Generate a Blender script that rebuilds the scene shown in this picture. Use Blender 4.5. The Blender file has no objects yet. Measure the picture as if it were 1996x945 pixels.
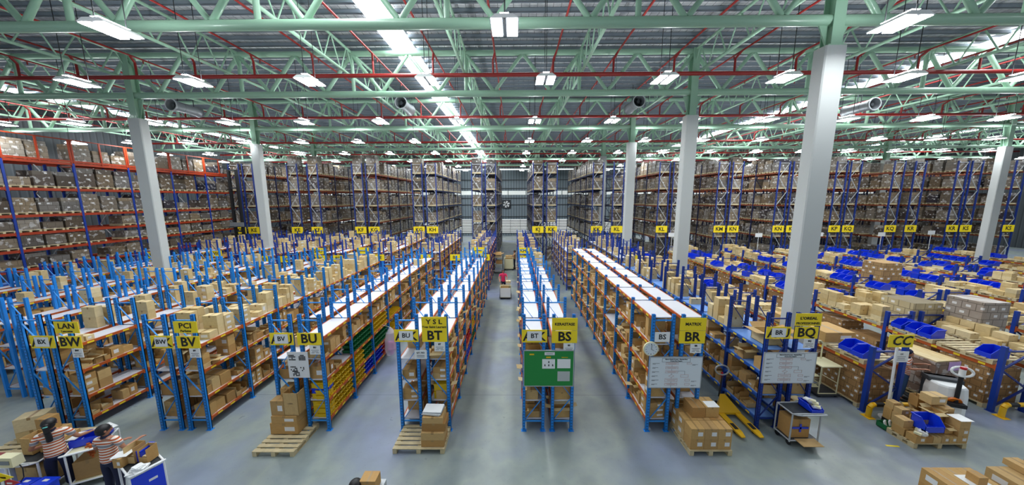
import bpy, math, random
from mathutils import Vector, Matrix
R = random.Random(7)
C = bpy.context.scene.collection
PI = math.pi
# ---------------------------------------------------------------- camera, world, exposure
FPX, PITCH, YAW, ROLL, CAMH = 598.2, .1414, .0083, -.0035, 6.19
def ray(x, y):
    u, v = x - 998, y - 472.5
    c, s = math.cos(ROLL), math.sin(ROLL); u, v = c*u + s*v, -s*u + c*v
    a, b, d = u, FPX, -v
    c, s = math.cos(PITCH), math.sin(PITCH); b, d = c*b + s*d, -s*b + c*d
    c, s = math.cos(YAW), math.sin(YAW)
    return Vector((c*a - s*b, s*a + c*b, d))
def proj(X, Y, Z):
    Z -= CAMH
    c, s = math.cos(YAW), math.sin(YAW); x, y = c*X + s*Y, -s*X + c*Y
    c, s = math.cos(PITCH), math.sin(PITCH); y2, z2 = c*y - s*Z, s*y + c*Z
    if y2 < .3: return (-9999, -9999, y2)
    return (998 + FPX*x/y2, 472.5 - FPX*z2/y2, y2)
fw = ray(998, 472.5).normalized()
rt = (ray(1098, 472.5) - ray(998, 472.5)).normalized()
up = rt.cross(fw)
cd = bpy.data.cameras.new('camera'); cam = bpy.data.objects.new('camera', cd); C.objects.link(cam)
cam.matrix_world = Matrix(((rt.x, up.x, -fw.x, 0), (rt.y, up.y, -fw.y, 0), (rt.z, up.z, -fw.z, CAMH), (0, 0, 0, 1)))
cd.sensor_width = 36; cd.lens = FPX*36/1996; cd.clip_start = .1; cd.clip_end = 300
sc = bpy.context.scene; sc.camera = cam
sc.view_settings.view_transform = 'Standard'; sc.view_settings.look = 'None'
sc.view_settings.gamma = 1; sc.view_settings.use_curve_mapping = False
sc.view_settings.exposure = .42
sc.cycles.use_denoising = True; sc.cycles.use_light_tree = True
sc.cycles.max_bounces = 5; sc.cycles.diffuse_bounces = 4; sc.cycles.glossy_bounces = 2
sc.cycles.transmission_bounces = 3; sc.cycles.transparent_max_bounces = 6
sc.cycles.caustics_reflective = False; sc.cycles.caustics_refractive = False
sc.cycles.sample_clamp_indirect = 6
w = bpy.data.worlds.new('world'); sc.world = w; w.use_nodes = True
bg = w.node_tree.nodes['Background']; bg.inputs[0].default_value = (.80, .90, 1, 1); bg.inputs[1].default_value = .34
# ---------------------------------------------------------------- materials
def srgb(h):
    h = h.lstrip('#'); o = []
    for i in (0, 2, 4):
        c = int(h[i:i+2], 16)/255
        o.append(c/12.92 if c <= .04045 else ((c + .055)/1.055)**2.4)
    return (*o, 1)
class NT:
    def __init__(s, name):
        s.m = bpy.data.materials.new(name); s.m.use_nodes = True
        s.t = s.m.node_tree; s.b = s.t.nodes['Principled BSDF']
    def n(s, typ, **k):
        nd = s.t.nodes.new(typ)
        for a, v in k.items(): setattr(nd, a, v)
        return nd
    def l(s, a, b): s.t.links.new(a, b)
    def math(s, op, a, b=None, c=None):
        nd = s.n('ShaderNodeMath', operation=op)
        for i, v in enumerate((a, b, c)):
            if v is None: continue
            if isinstance(v, (int, float)): nd.inputs[i].default_value = v
            else: s.l(v, nd.inputs[i])
        return nd.outputs[0]
    def mix(s, f, a, b):
        nd = s.n('ShaderNodeMix', data_type='RGBA')
        for i, v in ((0, f), (6, a), (7, b)):
            if isinstance(v, (int, float, tuple)): nd.inputs[i].default_value = v
            else: s.l(v, nd.inputs[i])
        return nd.outputs[2]
    def xyz(s, kind='Object'):
        tc = s.n('ShaderNodeTexCoord'); sp = s.n('ShaderNodeSeparateXYZ'); s.l(tc.outputs[kind], sp.inputs[0])
        return tc.outputs[kind], sp.outputs
    def noise(s, vec, scale, detail=3):
        nd = s.n('ShaderNodeTexNoise'); nd.inputs['Scale'].default_value = scale; nd.inputs['Detail'].default_value = detail
        s.l(vec, nd.inputs['Vector']); return nd.outputs['Fac']
    def ramp(s, f, stops):
        nd = s.n('ShaderNodeValToRGB'); e = nd.color_ramp.elements
        while len(e) < len(stops): e.new(.5)
        for i, (p, c) in enumerate(stops): e[i].position = p; e[i].color = c
        s.l(f, nd.inputs[0]); return nd.outputs[0]
    def rnd(s):
        g = s.n('ShaderNodeNewGeometry'); o = s.n('ShaderNodeObjectInfo')
        return s.math('FRACT', s.math('ADD', g.outputs['Random Per Island'], o.outputs['Random']))
def mat(name, col, rough=.5, metal=0, emit=0, coat=0, alpha=1, vary=0):
    k = NT(name); b = k.b
    c = srgb(col) if isinstance(col, str) else col
    b.inputs['Base Color'].default_value = c; b.inputs['Roughness'].default_value = rough; b.inputs['Metallic'].default_value = metal
    if vary:
        v, _ = k.xyz(); f = k.noise(v, 6, 4)
        k.l(k.ramp(f, [(.3, tuple(x*(1-vary) for x in c[:3]) + (1,)), (.7, c)]), b.inputs['Base Color'])
    if emit:
        b.inputs['Emission Color'].default_value = c; b.inputs['Emission Strength'].default_value = emit
    if coat: b.inputs['Coat Weight'].default_value = coat
    if alpha < 1: b.inputs['Alpha'].default_value = alpha
    return k.m
M = {}
def carton(name, stops):
    k = NT(name); v, s = k.xyz()
    f = k.rnd(); c = k.ramp(f, stops)
    n = k.noise(v, 9, 3)
    c2 = k.mix(k.math('MULTIPLY', n, .35), c, srgb('#7d5a33'))
    k.l(c2, k.b.inputs['Base Color']); k.b.inputs['Roughness'].default_value = .75
    return k.m
M['carton'] = carton('carton_board', [(0, srgb('#b78a4e')), (.3, srgb('#cfa868')), (.55, srgb('#bf9356')), (.8, srgb('#dcbd84')), (1, srgb('#a5793f'))])
M['carton_pale'] = carton('pale_carton_board', [(0, srgb('#e0cb98')), (.5, srgb('#d3b880')), (1, srgb('#e8d8ad'))])
M['tape'] = mat('packing_tape', '#a08050', .3)
M['label'] = mat('paper_label', '#e4e4e4', .6)
M['ink'] = mat('black_ink', '#15151a', .6)
M['greyink'] = mat('grey_ink', '#70747a', .6)
M['pinkink'] = mat('pale_red_ink', '#c9a39c', .6)
def load_mat(name, stops, gloss, cu_=2.9, cv_=3.9):
    k = NT(name); v, s = k.xyz()
    u = k.math('ADD', s[0], s[1])
    cv = k.math('MULTIPLY', s[2], cv_); cu = k.math('ADD', k.math('MULTIPLY', u, cu_), k.math('MULTIPLY', k.math('FLOOR', cv), .37))
    fu, fv = k.math('FRACT', cu), k.math('FRACT', cv)
    seam = k.math('MAXIMUM', k.math('GREATER_THAN', fu, .94), k.math('GREATER_THAN', fv, .92))
    cell = k.n('ShaderNodeTexWhiteNoise', noise_dimensions='2D'); cb = k.n('ShaderNodeCombineXYZ')
    k.l(k.math('FLOOR', cu), cb.inputs[0]); k.l(k.math('FLOOR', cv), cb.inputs[1]); k.l(cb.outputs[0], cell.inputs['Vector'])
    lab = k.math('MULTIPLY', k.math('LESS_THAN', k.math('ABSOLUTE', k.math('SUBTRACT', fu, .5)), .17),
                 k.math('LESS_THAN', k.math('ABSOLUTE', k.math('SUBTRACT', fv, .45)), .17))
    lab = k.math('MULTIPLY', lab, k.math('GREATER_THAN', cell.outputs['Value'], .3 if not gloss else .78))
    c = k.ramp(k.rnd(), stops)
    c = k.mix(k.math('MULTIPLY', k.math('GREATER_THAN', k.noise(v, 4, 8), .58), .5), c, srgb('#d8d6d4')) if gloss else k.mix(k.math('MULTIPLY', k.noise(v, 3.5, 5), .5), c, srgb('#7a5a38'))  # glossy loads: glints of the film painted as pale noise patches
    c = k.mix(k.math('MULTIPLY', seam, .65), c, srgb('#3a2c20'))
    c = k.mix(k.math('MULTIPLY', lab, .85), c, srgb('#e8e8e8'))
    k.l(c, k.b.inputs['Base Color']); k.b.inputs['Roughness'].default_value = .3 if gloss else .75
    return k.m
M['load'] = load_mat('wrapped_carton_load', [(0, srgb('#6c5d4a')), (.2, srgb('#8c7b63')), (.4, srgb('#77736e')), (.55, srgb('#463c32')), (.75, srgb('#938a7d')), (.9, srgb('#5d5042')), (1, srgb('#2c2e3e'))], True)
M['stack'] = load_mat('stacked_carton_load', [(0, srgb('#a27a48')), (.5, srgb('#b28a58')), (1, srgb('#8d683c'))], False, 4.4, 5.2)
M['wood'] = mat('pallet_wood', '#d6c59c', .7, vary=.25)
M['post'] = None
def post_mat(name, col):
    k = NT(name); v, s = k.xyz()
    h = k.math('MULTIPLY', k.math('GREATER_THAN', k.math('FRACT', k.math('MULTIPLY', s[2], 12.0)), .62),
               k.math('LESS_THAN', k.math('ABSOLUTE', k.math('SUBTRACT', k.math('ABSOLUTE', s[0]), .012)), .008))
    c = k.mix(k.math('MULTIPLY', h, .8), srgb(col), srgb('#0a1830'))
    k.l(c, k.b.inputs['Base Color']); k.b.inputs['Roughness'].default_value = .45
    return k.m
M['post'] = post_mat('light_blue_steel', '#1a86e0')
M['navy'] = post_mat('navy_steel', '#0b3796')
M['kpost'] = mat('rack_navy_steel', '#14307c', .5)
M['knavy'] = mat('dark_navy_steel', '#101c48', .5)
M['brace'] = mat('light_blue_brace', '#2a90e4', .45)
M['nbrace'] = mat('navy_brace', '#0e2e80', .45)
M['galv'] = mat('galvanised_steel', '#b4b9bd', .45, .2)
M['orange'] = mat('orange_beam_steel', '#b4541f', .5)
M['dorange'] = mat('dark_orange_beam_steel', '#a8360e', .5)
M['kbeam'] = mat('rust_brown_beam_steel', '#7e3818', .55)
M['bluebeam'] = mat('blue_beam_steel', '#1d56b4', .5)
M['sticker'] = mat('yellow_location_label', '#ecd22c', .5)
M['shelf'] = mat('white_shelf_board', '#d2d2d8', .5)
M['bshelf'] = mat('pale_blue_shelf_board', '#6f9be0', .5)
M['gshelf'] = mat('grey_shelf_board', '#b9bdc4', .45)
M['white'] = mat('white_paint', '#eef0f0', .45)
M['concrete'] = mat('painted_concrete', '#c4c8c6', .6)
M['cream'] = mat('cream_paint', '#e4dfb8', .5)
M['green'] = mat('pale_green_steel', '#98bfa5', .4, coat=.2)
M['red'] = mat('red_pipe_paint', '#8f1d19', .4)
M['yellow'] = mat('sign_yellow', '#ffe11e', .5)
M['yel2'] = mat('yellow_plastic', '#e0b914', .45)
M['yjack'] = mat('yellow_enamel', '#eab71b', .4)
M['blue'] = mat('blue_plastic', '#0d3bd8', .35, coat=.3)
M['gbin'] = mat('green_plastic', '#0e6e3a', .4)
M['rbin'] = mat('red_plastic', '#c01a20', .4)
M['black'] = mat('black_rubber', '#14161a', .6)
M['dgrey'] = mat('dark_grey_metal', '#33383d', .5)
M['grey'] = mat('grey_metal', '#8b9196', .45, .3)
M['board'] = mat('whiteboard_face', '#dfe8ee', .35)
M['gboard'] = mat('green_board_face', '#1a8a3c', .55)
M['skin'] = mat('skin', '#a9745a', .55)
M['hair'] = mat('black_hair', '#120f12', .5)
M['denim'] = mat('navy_cloth', '#151c3a', .8)
M['jeans'] = mat('blue_denim', '#31527e', .8)
M['teal'] = mat('teal_clip', '#74d6cf', .4)
M['pinkshirt'] = mat('pink_red_cloth', '#d4285a', .8)
M['brownshirt'] = mat('tan_cloth', '#b8946c', .8)
M['plastic'] = mat('clear_plastic', '#f2f0f6', .15, alpha=.4)
M['pink'] = mat('pink_goods', '#e07ac8', .6)
M['lamp'] = mat('lamp_tubes', (.93, .97, 1, 1), .5, emit=60)
M['lamp'].cycles.emission_sampling = 'FRONT'
M['upfill'] = mat('added_roof_fill', (.93, .97, 1, 1), .5, emit=85)  # glow added on top of every fixture to brighten the ceiling
M['upfill'].cycles.emission_sampling = 'FRONT'
M['sky'] = mat('skylight_sheet', (.93, .97, 1, 1), .5, emit=12)
M['sky'].cycles.emission_sampling = 'FRONT'
M['daypanel'] = mat('translucent_wall_sheet', (.8, .85, .82, 1), .5, emit=.28)
M['louvreday'] = mat('louvre_daylight', (.85, .9, .88, 1), .5, emit=.75)
def stripes():
    k = NT('striped_knit'); v, s = k.xyz()
    f = k.math('FRACT', k.math('MULTIPLY', s[2], 17.5))
    c = k.mix(k.math('GREATER_THAN', f, .5), srgb('#c05a2c'), srgb('#efe6dc'))
    band = k.math('LESS_THAN', k.math('ABSOLUTE', k.math('SUBTRACT', s[2], 1.215)), .028)
    c = k.mix(band, c, srgb('#8c8c92'))
    k.l(c, k.b.inputs['Base Color']); k.b.inputs['Roughness'].default_value = .85
    return k.m
M['stripe'] = stripes()
def floor_mat():
    k = NT('polished_concrete'); v, s = k.xyz()
    n1, n2, n3 = k.noise(v, .35, 5), k.noise(v, 2.2, 6), k.noise(v, 14, 4)
    c = k.ramp(n1, [(.34, srgb('#76848a')), (.46, srgb('#98a29c')), (.56, srgb('#8893a0')), (.68, srgb('#8c96b2'))])
    c = k.mix(k.math('MULTIPLY', k.math('SUBTRACT', n2, .3), .55), c, srgb('#5f6a72'))
    c = k.mix(k.math('MULTIPLY', k.math('GREATER_THAN', n3, .66), .12), c, srgb('#3f474e'))
    jx = k.math('LESS_THAN', k.math('ABSOLUTE', k.math('SUBTRACT', k.math('FRACT', k.math('DIVIDE', s[1], 3.6)), .5)), .003)
    c = k.mix(k.math('MULTIPLY', jx, .5), c, srgb('#4b545b'))
    k.l(c, k.b.inputs['Base Color'])
    k.l(k.math('ADD', k.math('MULTIPLY', n2, .35), .18), k.b.inputs['Roughness'])
    return k.m
M['floor'] = floor_mat()
def roof_mat():
    k = NT('foil_backed_roof_sheet'); v, s = k.xyz()
    g = k.math('MAXIMUM', k.math('GREATER_THAN', k.math('FRACT', k.math('MULTIPLY', s[0], 3.3)), .9),
               k.math('GREATER_THAN', k.math('FRACT', k.math('MULTIPLY', s[1], 5.0)), .9))
    n = k.noise(v, 2.3, 4)
    c = k.ramp(n, [(.3, srgb('#b4b8bb')), (.7, srgb('#f0f2f2'))])
    c = k.mix(k.math('MULTIPLY', g, .6), c, srgb('#4a5055'))
    k.l(c, k.b.inputs['Base Color']); k.b.inputs['Roughness'].default_value = .4; k.b.inputs['Metallic'].default_value = .2
    return k.m
M['roof'] = roof_mat()
M['purlin'] = mat('purlin_steel', '#7f8a94', .5)
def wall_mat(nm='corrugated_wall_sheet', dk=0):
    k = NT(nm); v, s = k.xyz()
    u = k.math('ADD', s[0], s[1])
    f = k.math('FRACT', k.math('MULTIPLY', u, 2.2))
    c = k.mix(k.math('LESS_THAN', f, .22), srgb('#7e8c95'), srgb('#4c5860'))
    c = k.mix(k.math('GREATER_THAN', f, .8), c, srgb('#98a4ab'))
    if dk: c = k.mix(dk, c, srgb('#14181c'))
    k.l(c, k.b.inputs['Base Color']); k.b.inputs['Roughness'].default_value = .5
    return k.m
M['wall'] = wall_mat(); M['wallside'] = wall_mat('shaded_side_wall_sheet', .85)  # side walls: same sheet with the gloom mixed into its colour
# ---------------------------------------------------------------- mesh helpers
class MB:
    def __init__(s): s.v, s.f, s.m, s.sm = [], [], [], []
    def add(s, vs, fs, mi=0, smooth=False):
        b = len(s.v); s.v += [tuple(p) for p in vs]
        for f in fs: s.f.append(tuple(b + i for i in f)); s.m.append(mi); s.sm.append(smooth)
        return s
    def box(s, c, d, mi=0, rz=0, top=1.0):
        x, y, z = c; a, b, h = d[0]/2, d[1]/2, d[2]/2; vs = []
        co, si = math.cos(rz), math.sin(rz)
        for dz, t in ((-h, 1), (h, top)):
            for px, py in ((-a, -b), (a, -b), (a, b), (-a, b)):
                px *= t; py *= t
                vs.append((x + co*px - si*py, y + si*px + co*py, z + dz))
        return s.add(vs, [(3, 2, 1, 0), (4, 5, 6, 7), (0, 1, 5, 4), (1, 2, 6, 5), (2, 3, 7, 6), (3, 0, 4, 7)], mi)
    def b2(s, lo, hi, mi=0): return s.box([(a+b)/2 for a, b in zip(lo, hi)], [b-a for a, b in zip(lo, hi)], mi)
    def _fr(s, p0, p1):
        d = (Vector(p1) - Vector(p0)).normalized()
        a = d.cross(Vector((0, 0, 1)))
        if a.length < 1e-3: a = Vector((1, 0, 0))
        a.normalize(); return a, a.cross(d)
    def bar(s, p0, p1, w, h, mi=0):
        a, b = s._fr(p0, p1); vs = []
        for p in (p0, p1):
            for i, j in ((-1, -1), (1, -1), (1, 1), (-1, 1)): vs.append(Vector(p) + a*i*w/2 + b*j*h/2)
        return s.add(vs, [(0, 1, 2, 3), (7, 6, 5, 4), (0, 4, 5, 1), (1, 5, 6, 2), (2, 6, 7, 3), (3, 7, 4, 0)], mi)
    def tube(s, p0, p1, r, n=8, mi=0, r1=None, cap=True):
        a, b = s._fr(p0, p1); vs = []
        for p, q in ((p0, r), (p1, r if r1 is None else r1)):
            for i in range(n):
                t = 2*PI*i/n; vs.append(Vector(p) + (a*math.cos(t) + b*math.sin(t))*q)
        s.add(vs, [(i, (i+1) % n, n + (i+1) % n, n + i) for i in range(n)], mi, True)
        if cap: s.add(vs, [tuple(range(n-1, -1, -1)), tuple(range(n, 2*n))], mi)
        return s
    def path(s, pts, r, n=8, mi=0):
        for p, q in zip(pts, pts[1:]): s.tube(p, q, r, n, mi)
        return s
    def mesh(s, name, mats):
        me = bpy.data.meshes.new(name); me.from_pydata(s.v, [], s.f)
        for m in mats: me.materials.append(M[m] if isinstance(m, str) else m)
        me.polygons.foreach_set('material_index', s.m); me.polygons.foreach_set('use_smooth', s.sm)
        me.validate(); me.update(); return me
    def build(s, name, mats, parent=None, loc=None, rz=0):
        return put(s.mesh(name, mats), name, parent, loc, rz)
def put(me, name, parent=None, loc=None, rz=0, scale=None):
    o = bpy.data.objects.new(name, me); C.objects.link(o)
    if parent: o.parent = parent
    if loc is not None: o.location = loc
    if rz: o.rotation_euler = (0, 0, rz)
    if scale is not None: o.scale = scale
    return o
def tag(o, label=None, cat=None, group=None, kind=None):
    if label: o['label'] = label
    if cat: o['category'] = cat
    if group: o['group'] = group
    if kind: o['kind'] = kind
    return o
def thing(name, loc, label, cat, group=None, rz=0):
    o = bpy.data.objects.new(name, None); C.objects.link(o); o.location = loc; o.rotation_euler = (0, 0, rz)
    o.empty_display_size = .2
    return tag(o, label, cat, group)
def struct(o): o['kind'] = 'structure'; return o
def text(s, loc, size, m, parent, bold=0, rot=(PI/2, 0, 0), name='lettering', shear=0, sx=1):
    c = bpy.data.curves.new(name, 'FONT'); c.body = s; c.size = size; c.align_x = 'CENTER'; c.align_y = 'CENTER'
    c.offset = bold; c.extrude = .001; c.resolution_u = 2; c.materials.append(M[m]); c.shear = shear
    q = bpy.data.objects.new('text_source', c); me = bpy.data.meshes.new_from_object(q); me.name = name
    bpy.data.objects.remove(q); bpy.data.curves.remove(c)
    if not me.materials: me.materials.append(M[m])
    o = bpy.data.objects.new(name, me); C.objects.link(o); o.parent = parent; o.location = loc; o.rotation_euler = rot
    o.scale = (sx, 1, 1); return o
ORD = ['first', 'second', 'third', 'fourth', 'fifth', 'sixth', 'seventh', 'eighth', 'ninth', 'tenth', 'eleventh', 'twelfth', 'thirteenth',
       'fourteenth', 'fifteenth', 'sixteenth', 'seventeenth', 'eighteenth', 'nineteenth', 'twentieth', 'twenty-first', 'twenty-second', 'twenty-third', 'twenty-fourth', 'twenty-fifth', 'twenty-sixth', 'twenty-seventh', 'twenty-eighth']
# ---------------------------------------------------------------- the building shell
XL, XR, YB, ROOFZ = -37, 62, 52, 13.45
struct(MB().b2((XL, -3, -.2), (XR, YB, 0)).build('floor', ['floor']))
SKX = (-32.7, -5.25, 22.3, 49.6)
xs = [XL] + [v for x in SKX for v in (x-.55, x+.55)] + [XR]
for i in range(0, len(xs), 2):
    struct(MB().b2((xs[i], 1.5, ROOFZ), (xs[i+1], YB, ROOFZ+.1)).build('ceiling', ['roof']))
for n, x in enumerate(SKX):
    struct(MB().add([(x-.55, 1.5, ROOFZ-.18), (x-.55, YB, ROOFZ-.18), (x+.55, YB, ROOFZ-.18), (x+.55, 1.5, ROOFZ-.18)], [(0, 1, 2, 3)]).build('window_%d' % (n+1), ['sky']))
pm = MB().b2((XL, -.035, .05), (XR, .035, .2)).b2((XL, -.035, .05), (XR, .07, .07)).mesh('ceiling_purlin', ['purlin'])
y = 3.0
while y < YB - .3:
    struct(put(pm, 'ceiling_purlin', loc=(0, y, ROOFZ-.22))); y += .62
# back wall: sheets, girts, daylight strip, louvres
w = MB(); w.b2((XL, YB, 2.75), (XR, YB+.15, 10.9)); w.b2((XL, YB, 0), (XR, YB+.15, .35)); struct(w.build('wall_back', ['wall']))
for z in (3.2, 5.2, 6.3, 7.9, 9.3):
    struct(MB().b2((XL, YB-.1, z-.05), (XR, YB, z+.05)).build('trim_%d' % (int(z*10)), ['dgrey']))
struct(MB().b2((XL, YB-.03, 6.85), (XR, YB, 7.5)).build('window_5', ['daypanel']))
w = MB()
for i in range(33): w.b2((XL+3*i+2.9, YB-.05, 6.85), (XL+3*i+3, YB-.03, 7.5))
struct(w.build('window_frame', ['dgrey']))
struct(MB().b2((XL, YB+.16, .35), (XR, YB+.2, 2.75)).build('window_6', ['louvreday']))
w = MB()
for i in range(9): w.add([(XL, YB-.04, .37+i*.265), (XR, YB-.04, .37+i*.265), (XR, YB+.14, .5+i*.265), (XL, YB+.14, .5+i*.265)], [(0, 1, 2, 3), (3, 2, 1, 0)])
for i in range(60): w.b2((XL+i*1.65, YB-.06, .35), (XL+i*1.65+.05, YB-.04, 2.75))
struct(w.build('trim_louvre', ['dgrey']))
struct(MB().b2((XL, YB, 10.9), (XR, YB+.15, 11.1)).build('trim_eaves', ['louvreday']))
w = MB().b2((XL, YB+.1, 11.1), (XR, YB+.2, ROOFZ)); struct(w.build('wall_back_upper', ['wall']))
for z in (11.5, 12.1, 12.7):
    tag(MB().b2((XL+.2, YB-.25, z-.09), (XR-.2, YB-.1, z+.06)).build('wall_girt', ['red']), {11.5: 'lowest red girt across the back wall above the eaves strip', 12.1: 'middle red girt across the back wall under the roof', 12.7: 'topmost red girt across the back wall against the roof'}[z], 'girt', kind='structure')
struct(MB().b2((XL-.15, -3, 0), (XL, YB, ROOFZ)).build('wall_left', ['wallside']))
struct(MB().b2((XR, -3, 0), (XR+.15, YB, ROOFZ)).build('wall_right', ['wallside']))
# wall fan at the end of the centre aisle
for fx, lb in ((-1.35, 'round wall fan with white blades at the far end of the centre aisle'), (11.2, 'round wall fan half hidden behind the KK racks')):
    t = thing('wall_fan', (fx, YB-.12, 5.3), lb, 'fan', None)
    m = MB(); n = 24
    for i in range(n):
        a, b = 2*PI*i/n, 2*PI*(i+1)/n
        m.bar((.66*math.cos(a), -.1, .66*math.sin(a)), (.66*math.cos(b), -.1, .66*math.sin(b)), .12, .16)
    m.build('fan_ring', ['dgrey'], t)
    bl = MB()
    for k in range(6):
        a = PI/3*k + .3
        p = [(r*math.cos(a+d), -.1+e, r*math.sin(a+d)) for r, d, e in ((.14, -.5, -.03), (.58, -.3, -.06), (.58, .32, .04), (.14, .5, .03))]
        bl.add(p, [(0, 1, 2, 3), (3, 2, 1, 0)])
    bl.build('fan_blades', ['white'], t)
    MB().tube((0, -.18, 0), (0, -.02, 0), .13, 12).build('fan_hub', ['black'], t)
    MB().b2((-.72, .0, -.72), (.72, .05, .72)).build('back_plate', ['dgrey'], t)
# ---------------------------------------------------------------- columns
COLS = [(9.0, 9.5, 10.4, 'white rectangular column beside the navy BQ rack'), (8.5, 15.56, 10.1, 'white column behind the BR rack in the second truss line'),
        (-18.4, 15.56, 10.1, 'white column rising among the light blue racks near the orange rack wall'),
        (8.35, 22.68, 10.1, 'white column in front of the KK and KL signs'), (-18.55, 22.68, 10.1, 'white column in front of the KE sign'),
        (34.7, 22.68, 9.7, 'white column among the pallet racks near the KS sign'), (9.0, 32.05, 10.4, 'white column in the gap between the KK and KL racks'),
        (-20.4, 32.05, 10.4, 'white column top between the KE and KF racks'), (37.4, 32.05, 9.9, 'white column top between the KQ and KR racks')]
for x, y, h, lb in COLS:
    t = thing('concrete_column', (x, y, 0), lb, 'column'); t['kind'] = 'structure'
    m = MB(); a, b, c = .3, .2, .03
    pr = [(-a+c, -b), (a-c, -b), (a, -b+c), (a, b-c), (a-c, b), (-a+c, b), (-a, b-c), (-a, -b+c)]
    m.add([(p[0], p[1], z) for z in (0, h) for p in pr], [tuple(range(8, 16)), tuple(range(7, -1, -1))] + [(i, (i+1) % 8, 8+(i+1) % 8, 8+i) for i in range(8)])
    m.build('shaft', ['concrete'], t)
    m = MB(); top = 13.1
    m.b2((-.16, -.17, h), (.16, -.15, top)); m.b2((-.16, .15, h), (.16, .17, top)); m.b2((-.012, -.15, h), (.012, .15, top)); m.b2((-.25, -.2, h), (.25, .2, h+.03))
    for sx in (-1, 1): m.add([(sx*.16, -.02, h+.05), (sx*.42, -.02, 11.0), (sx*.16, -.02, 11.0), (sx*.16, .02, h+.05), (sx*.42, .02, 11.0), (sx*.16, .02, 11.0)], [(0, 1, 2), (5, 4, 3), (0, 3, 4, 1), (1, 4, 5, 2), (2, 5, 3, 0)])
    m.build('steel_stub', ['green'], t)
# ---------------------------------------------------------------- roof trusses
TY = [(9.5, 'first'), (15.57, 'second'), (22.7, 'third'), (32.05, 'fourth'), (40.0, 'fifth'), (47.5, 'sixth')]
XC, PN = 8.5, 2.7
for (ty, nm), (xa, xb) in zip(TY, ((-21, 24), (-32, 36), (-36.5, 55), (-36.5, 61), (-36.5, 61), (-36.5, 61))):
    t = thing('roof_truss', (0, ty, 0), 'pale green tubular truss across the hall, %s from the camera end' % nm, 'truss', 'cross trusses')
    zb, zt = (11.12, 13.0) if ty < 10 else (11.19, 13.0)
    MB().tube((xa, 0, zb), (xb, 0, zb), .145, 14).build('bottom_chord', ['green'], t)
    MB().tube((xa, 0, zt), (xb, 0, zt), .125, 12).build('top_chord', ['green'], t)
    dm = [MB().tube((0, 0, zt-.1), (s*(PN/2-.1), 0, zb+.12), .085, 8).mesh('diagonal', ['green']) for s in (1, -1)]
    vm = MB().tube((0, 0, zt-.1), (0, 0, zb+.1), .085, 8).mesh('vertical', ['green'])
    k = math.ceil((xa + 1.5 - XC)/PN)
    while XC + k*PN < xb - 1.5:
        x = XC + k*PN + (.4 if ty < 10 else 0)
        if abs(proj(x, ty, 12)[0]-998) < 1150:
            put(dm[0], 'diagonal', t, (x+.06, 0, 0)); put(dm[1], 'diagonal', t, (x-.06, 0, 0))
            if k % 2 == 0 and k % 10: put(vm, 'vertical', t, (x, 0, 0))
        k += 1
kk = 0
for k in range(-8, 10):
    x = XC + 5.4*k
    t = thing('roof_joist', (x, 0, 0), 'slender pale green lattice joist running down the hall, %s from the side wall' % ORD[kk], 'joist', 'long lattice joists'); kk += 1
    MB().tube((0, 2.6, 13.05), (0, 51.5, 13.05), .06, 8).build('top_chord', ['green'], t)
    MB().tube((0, 2.6, 11.95), (0, 51.5, 11.95), .065, 8).build('bottom_chord', ['green'], t)
    m = MB(); y = 2.8
    while y < 50.5:
        m.tube((0, y, 13.0), (0, y+.5, 12.0), .03, 6, cap=False); m.tube((0, y+.62, 12.0), (0, y+1.12, 13.0), .03, 6, cap=False); y += 1.24
    m.build('lattice_web', ['green'], t)
# ---------------------------------------------------------------- sprinkler pipes
for i, y in enumerate((14.75, 21.9, 31.2, 39.2, 46.7)):
    t = thing('sprinkler_main', (0, y, 11.72), 'thick red sprinkler main crossing the hall before the %s truss' % ORD[i+1], 'pipe', 'sprinkler mains')
    MB().tube((XL+.3, 0, 0), (XR-.3, 0, 0), .085, 10).build('pipe', ['red'], t)
    rm = MB().path([(0, 0, .05), (0, 0, .62), (.1, -.25, .82)], .045, 8).mesh('riser', ['red'])
    for k in range(-13, 20):
        x = -6.35 + 2.7*k
        if XL+1 < x < XR-1 and abs(proj(x, y, 12)[0]-998) < 1050: put(rm, 'riser', t, (x, 0, 0))
hm = MB()
for j in range(16): hm.tube((0, 3+j*3, -.16), (0, 3+j*3, 0), .022, 6)
hm = hm.mesh('sprinkler_head', ['red']); bm = MB().tube((0, 2.5, 0), (0, 50, 0), .04, 8).mesh('branch_pipe', ['red'])
n = 0
for k in range(-11, 20):
    x = -6.35 + 2.7*k + .1
    t = thing('sprinkler_branch', (x, 0, 12.55), 'thin red sprinkler branch pipe down the hall, %s from the side' % (ORD[n] if n < 28 else ('third last', 'second last', 'very last')[n-28]), 'pipe', 'sprinkler branches'); n += 1
    put(bm, 'branch_pipe', t); put(hm, 'sprinkler_head', t)
# ---------------------------------------------------------------- high bay lights
hs = MB()
hs.add([(-.33, -.4, 0), (.33, -.4, 0), (.33, .4, 0), (-.33, .4, 0), (-.2, -.38, .1), (.2, -.38, .1), (.2, .38, .1), (-.2, .38, .1)],
       [(4, 5, 6, 7), (0, 1, 5, 4), (1, 2, 6, 5), (2, 3, 7, 6), (3, 0, 4, 7), (0, 3, 2, 1)])
hs.m[5] = 1; hs.b2((-.09, -.12, .1), (.09, .12, .16))
hs = hs.mesh('housing', ['white', 'dgrey'])
lp = MB().add([(-.125, -.38, 0), (-.125, .38, 0), (.125, .38, 0), (.125, -.38, 0)], [(0, 1, 2, 3)]).mesh('lamp_panel', ['lamp'])
up_m = MB().add([(-.1, -.3, 0), (.1, -.3, 0), (.1, .3, 0), (-.1, .3, 0)], [(0, 1, 2, 3)]).mesh('added_uplight', ['upfill'])  # added fill strip facing the roof, not a real fixture part
cb = MB().tube((0, 0, .1), (0, 0, 3.26), .011, 5).mesh('hanging_cable', ['black'])
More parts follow.
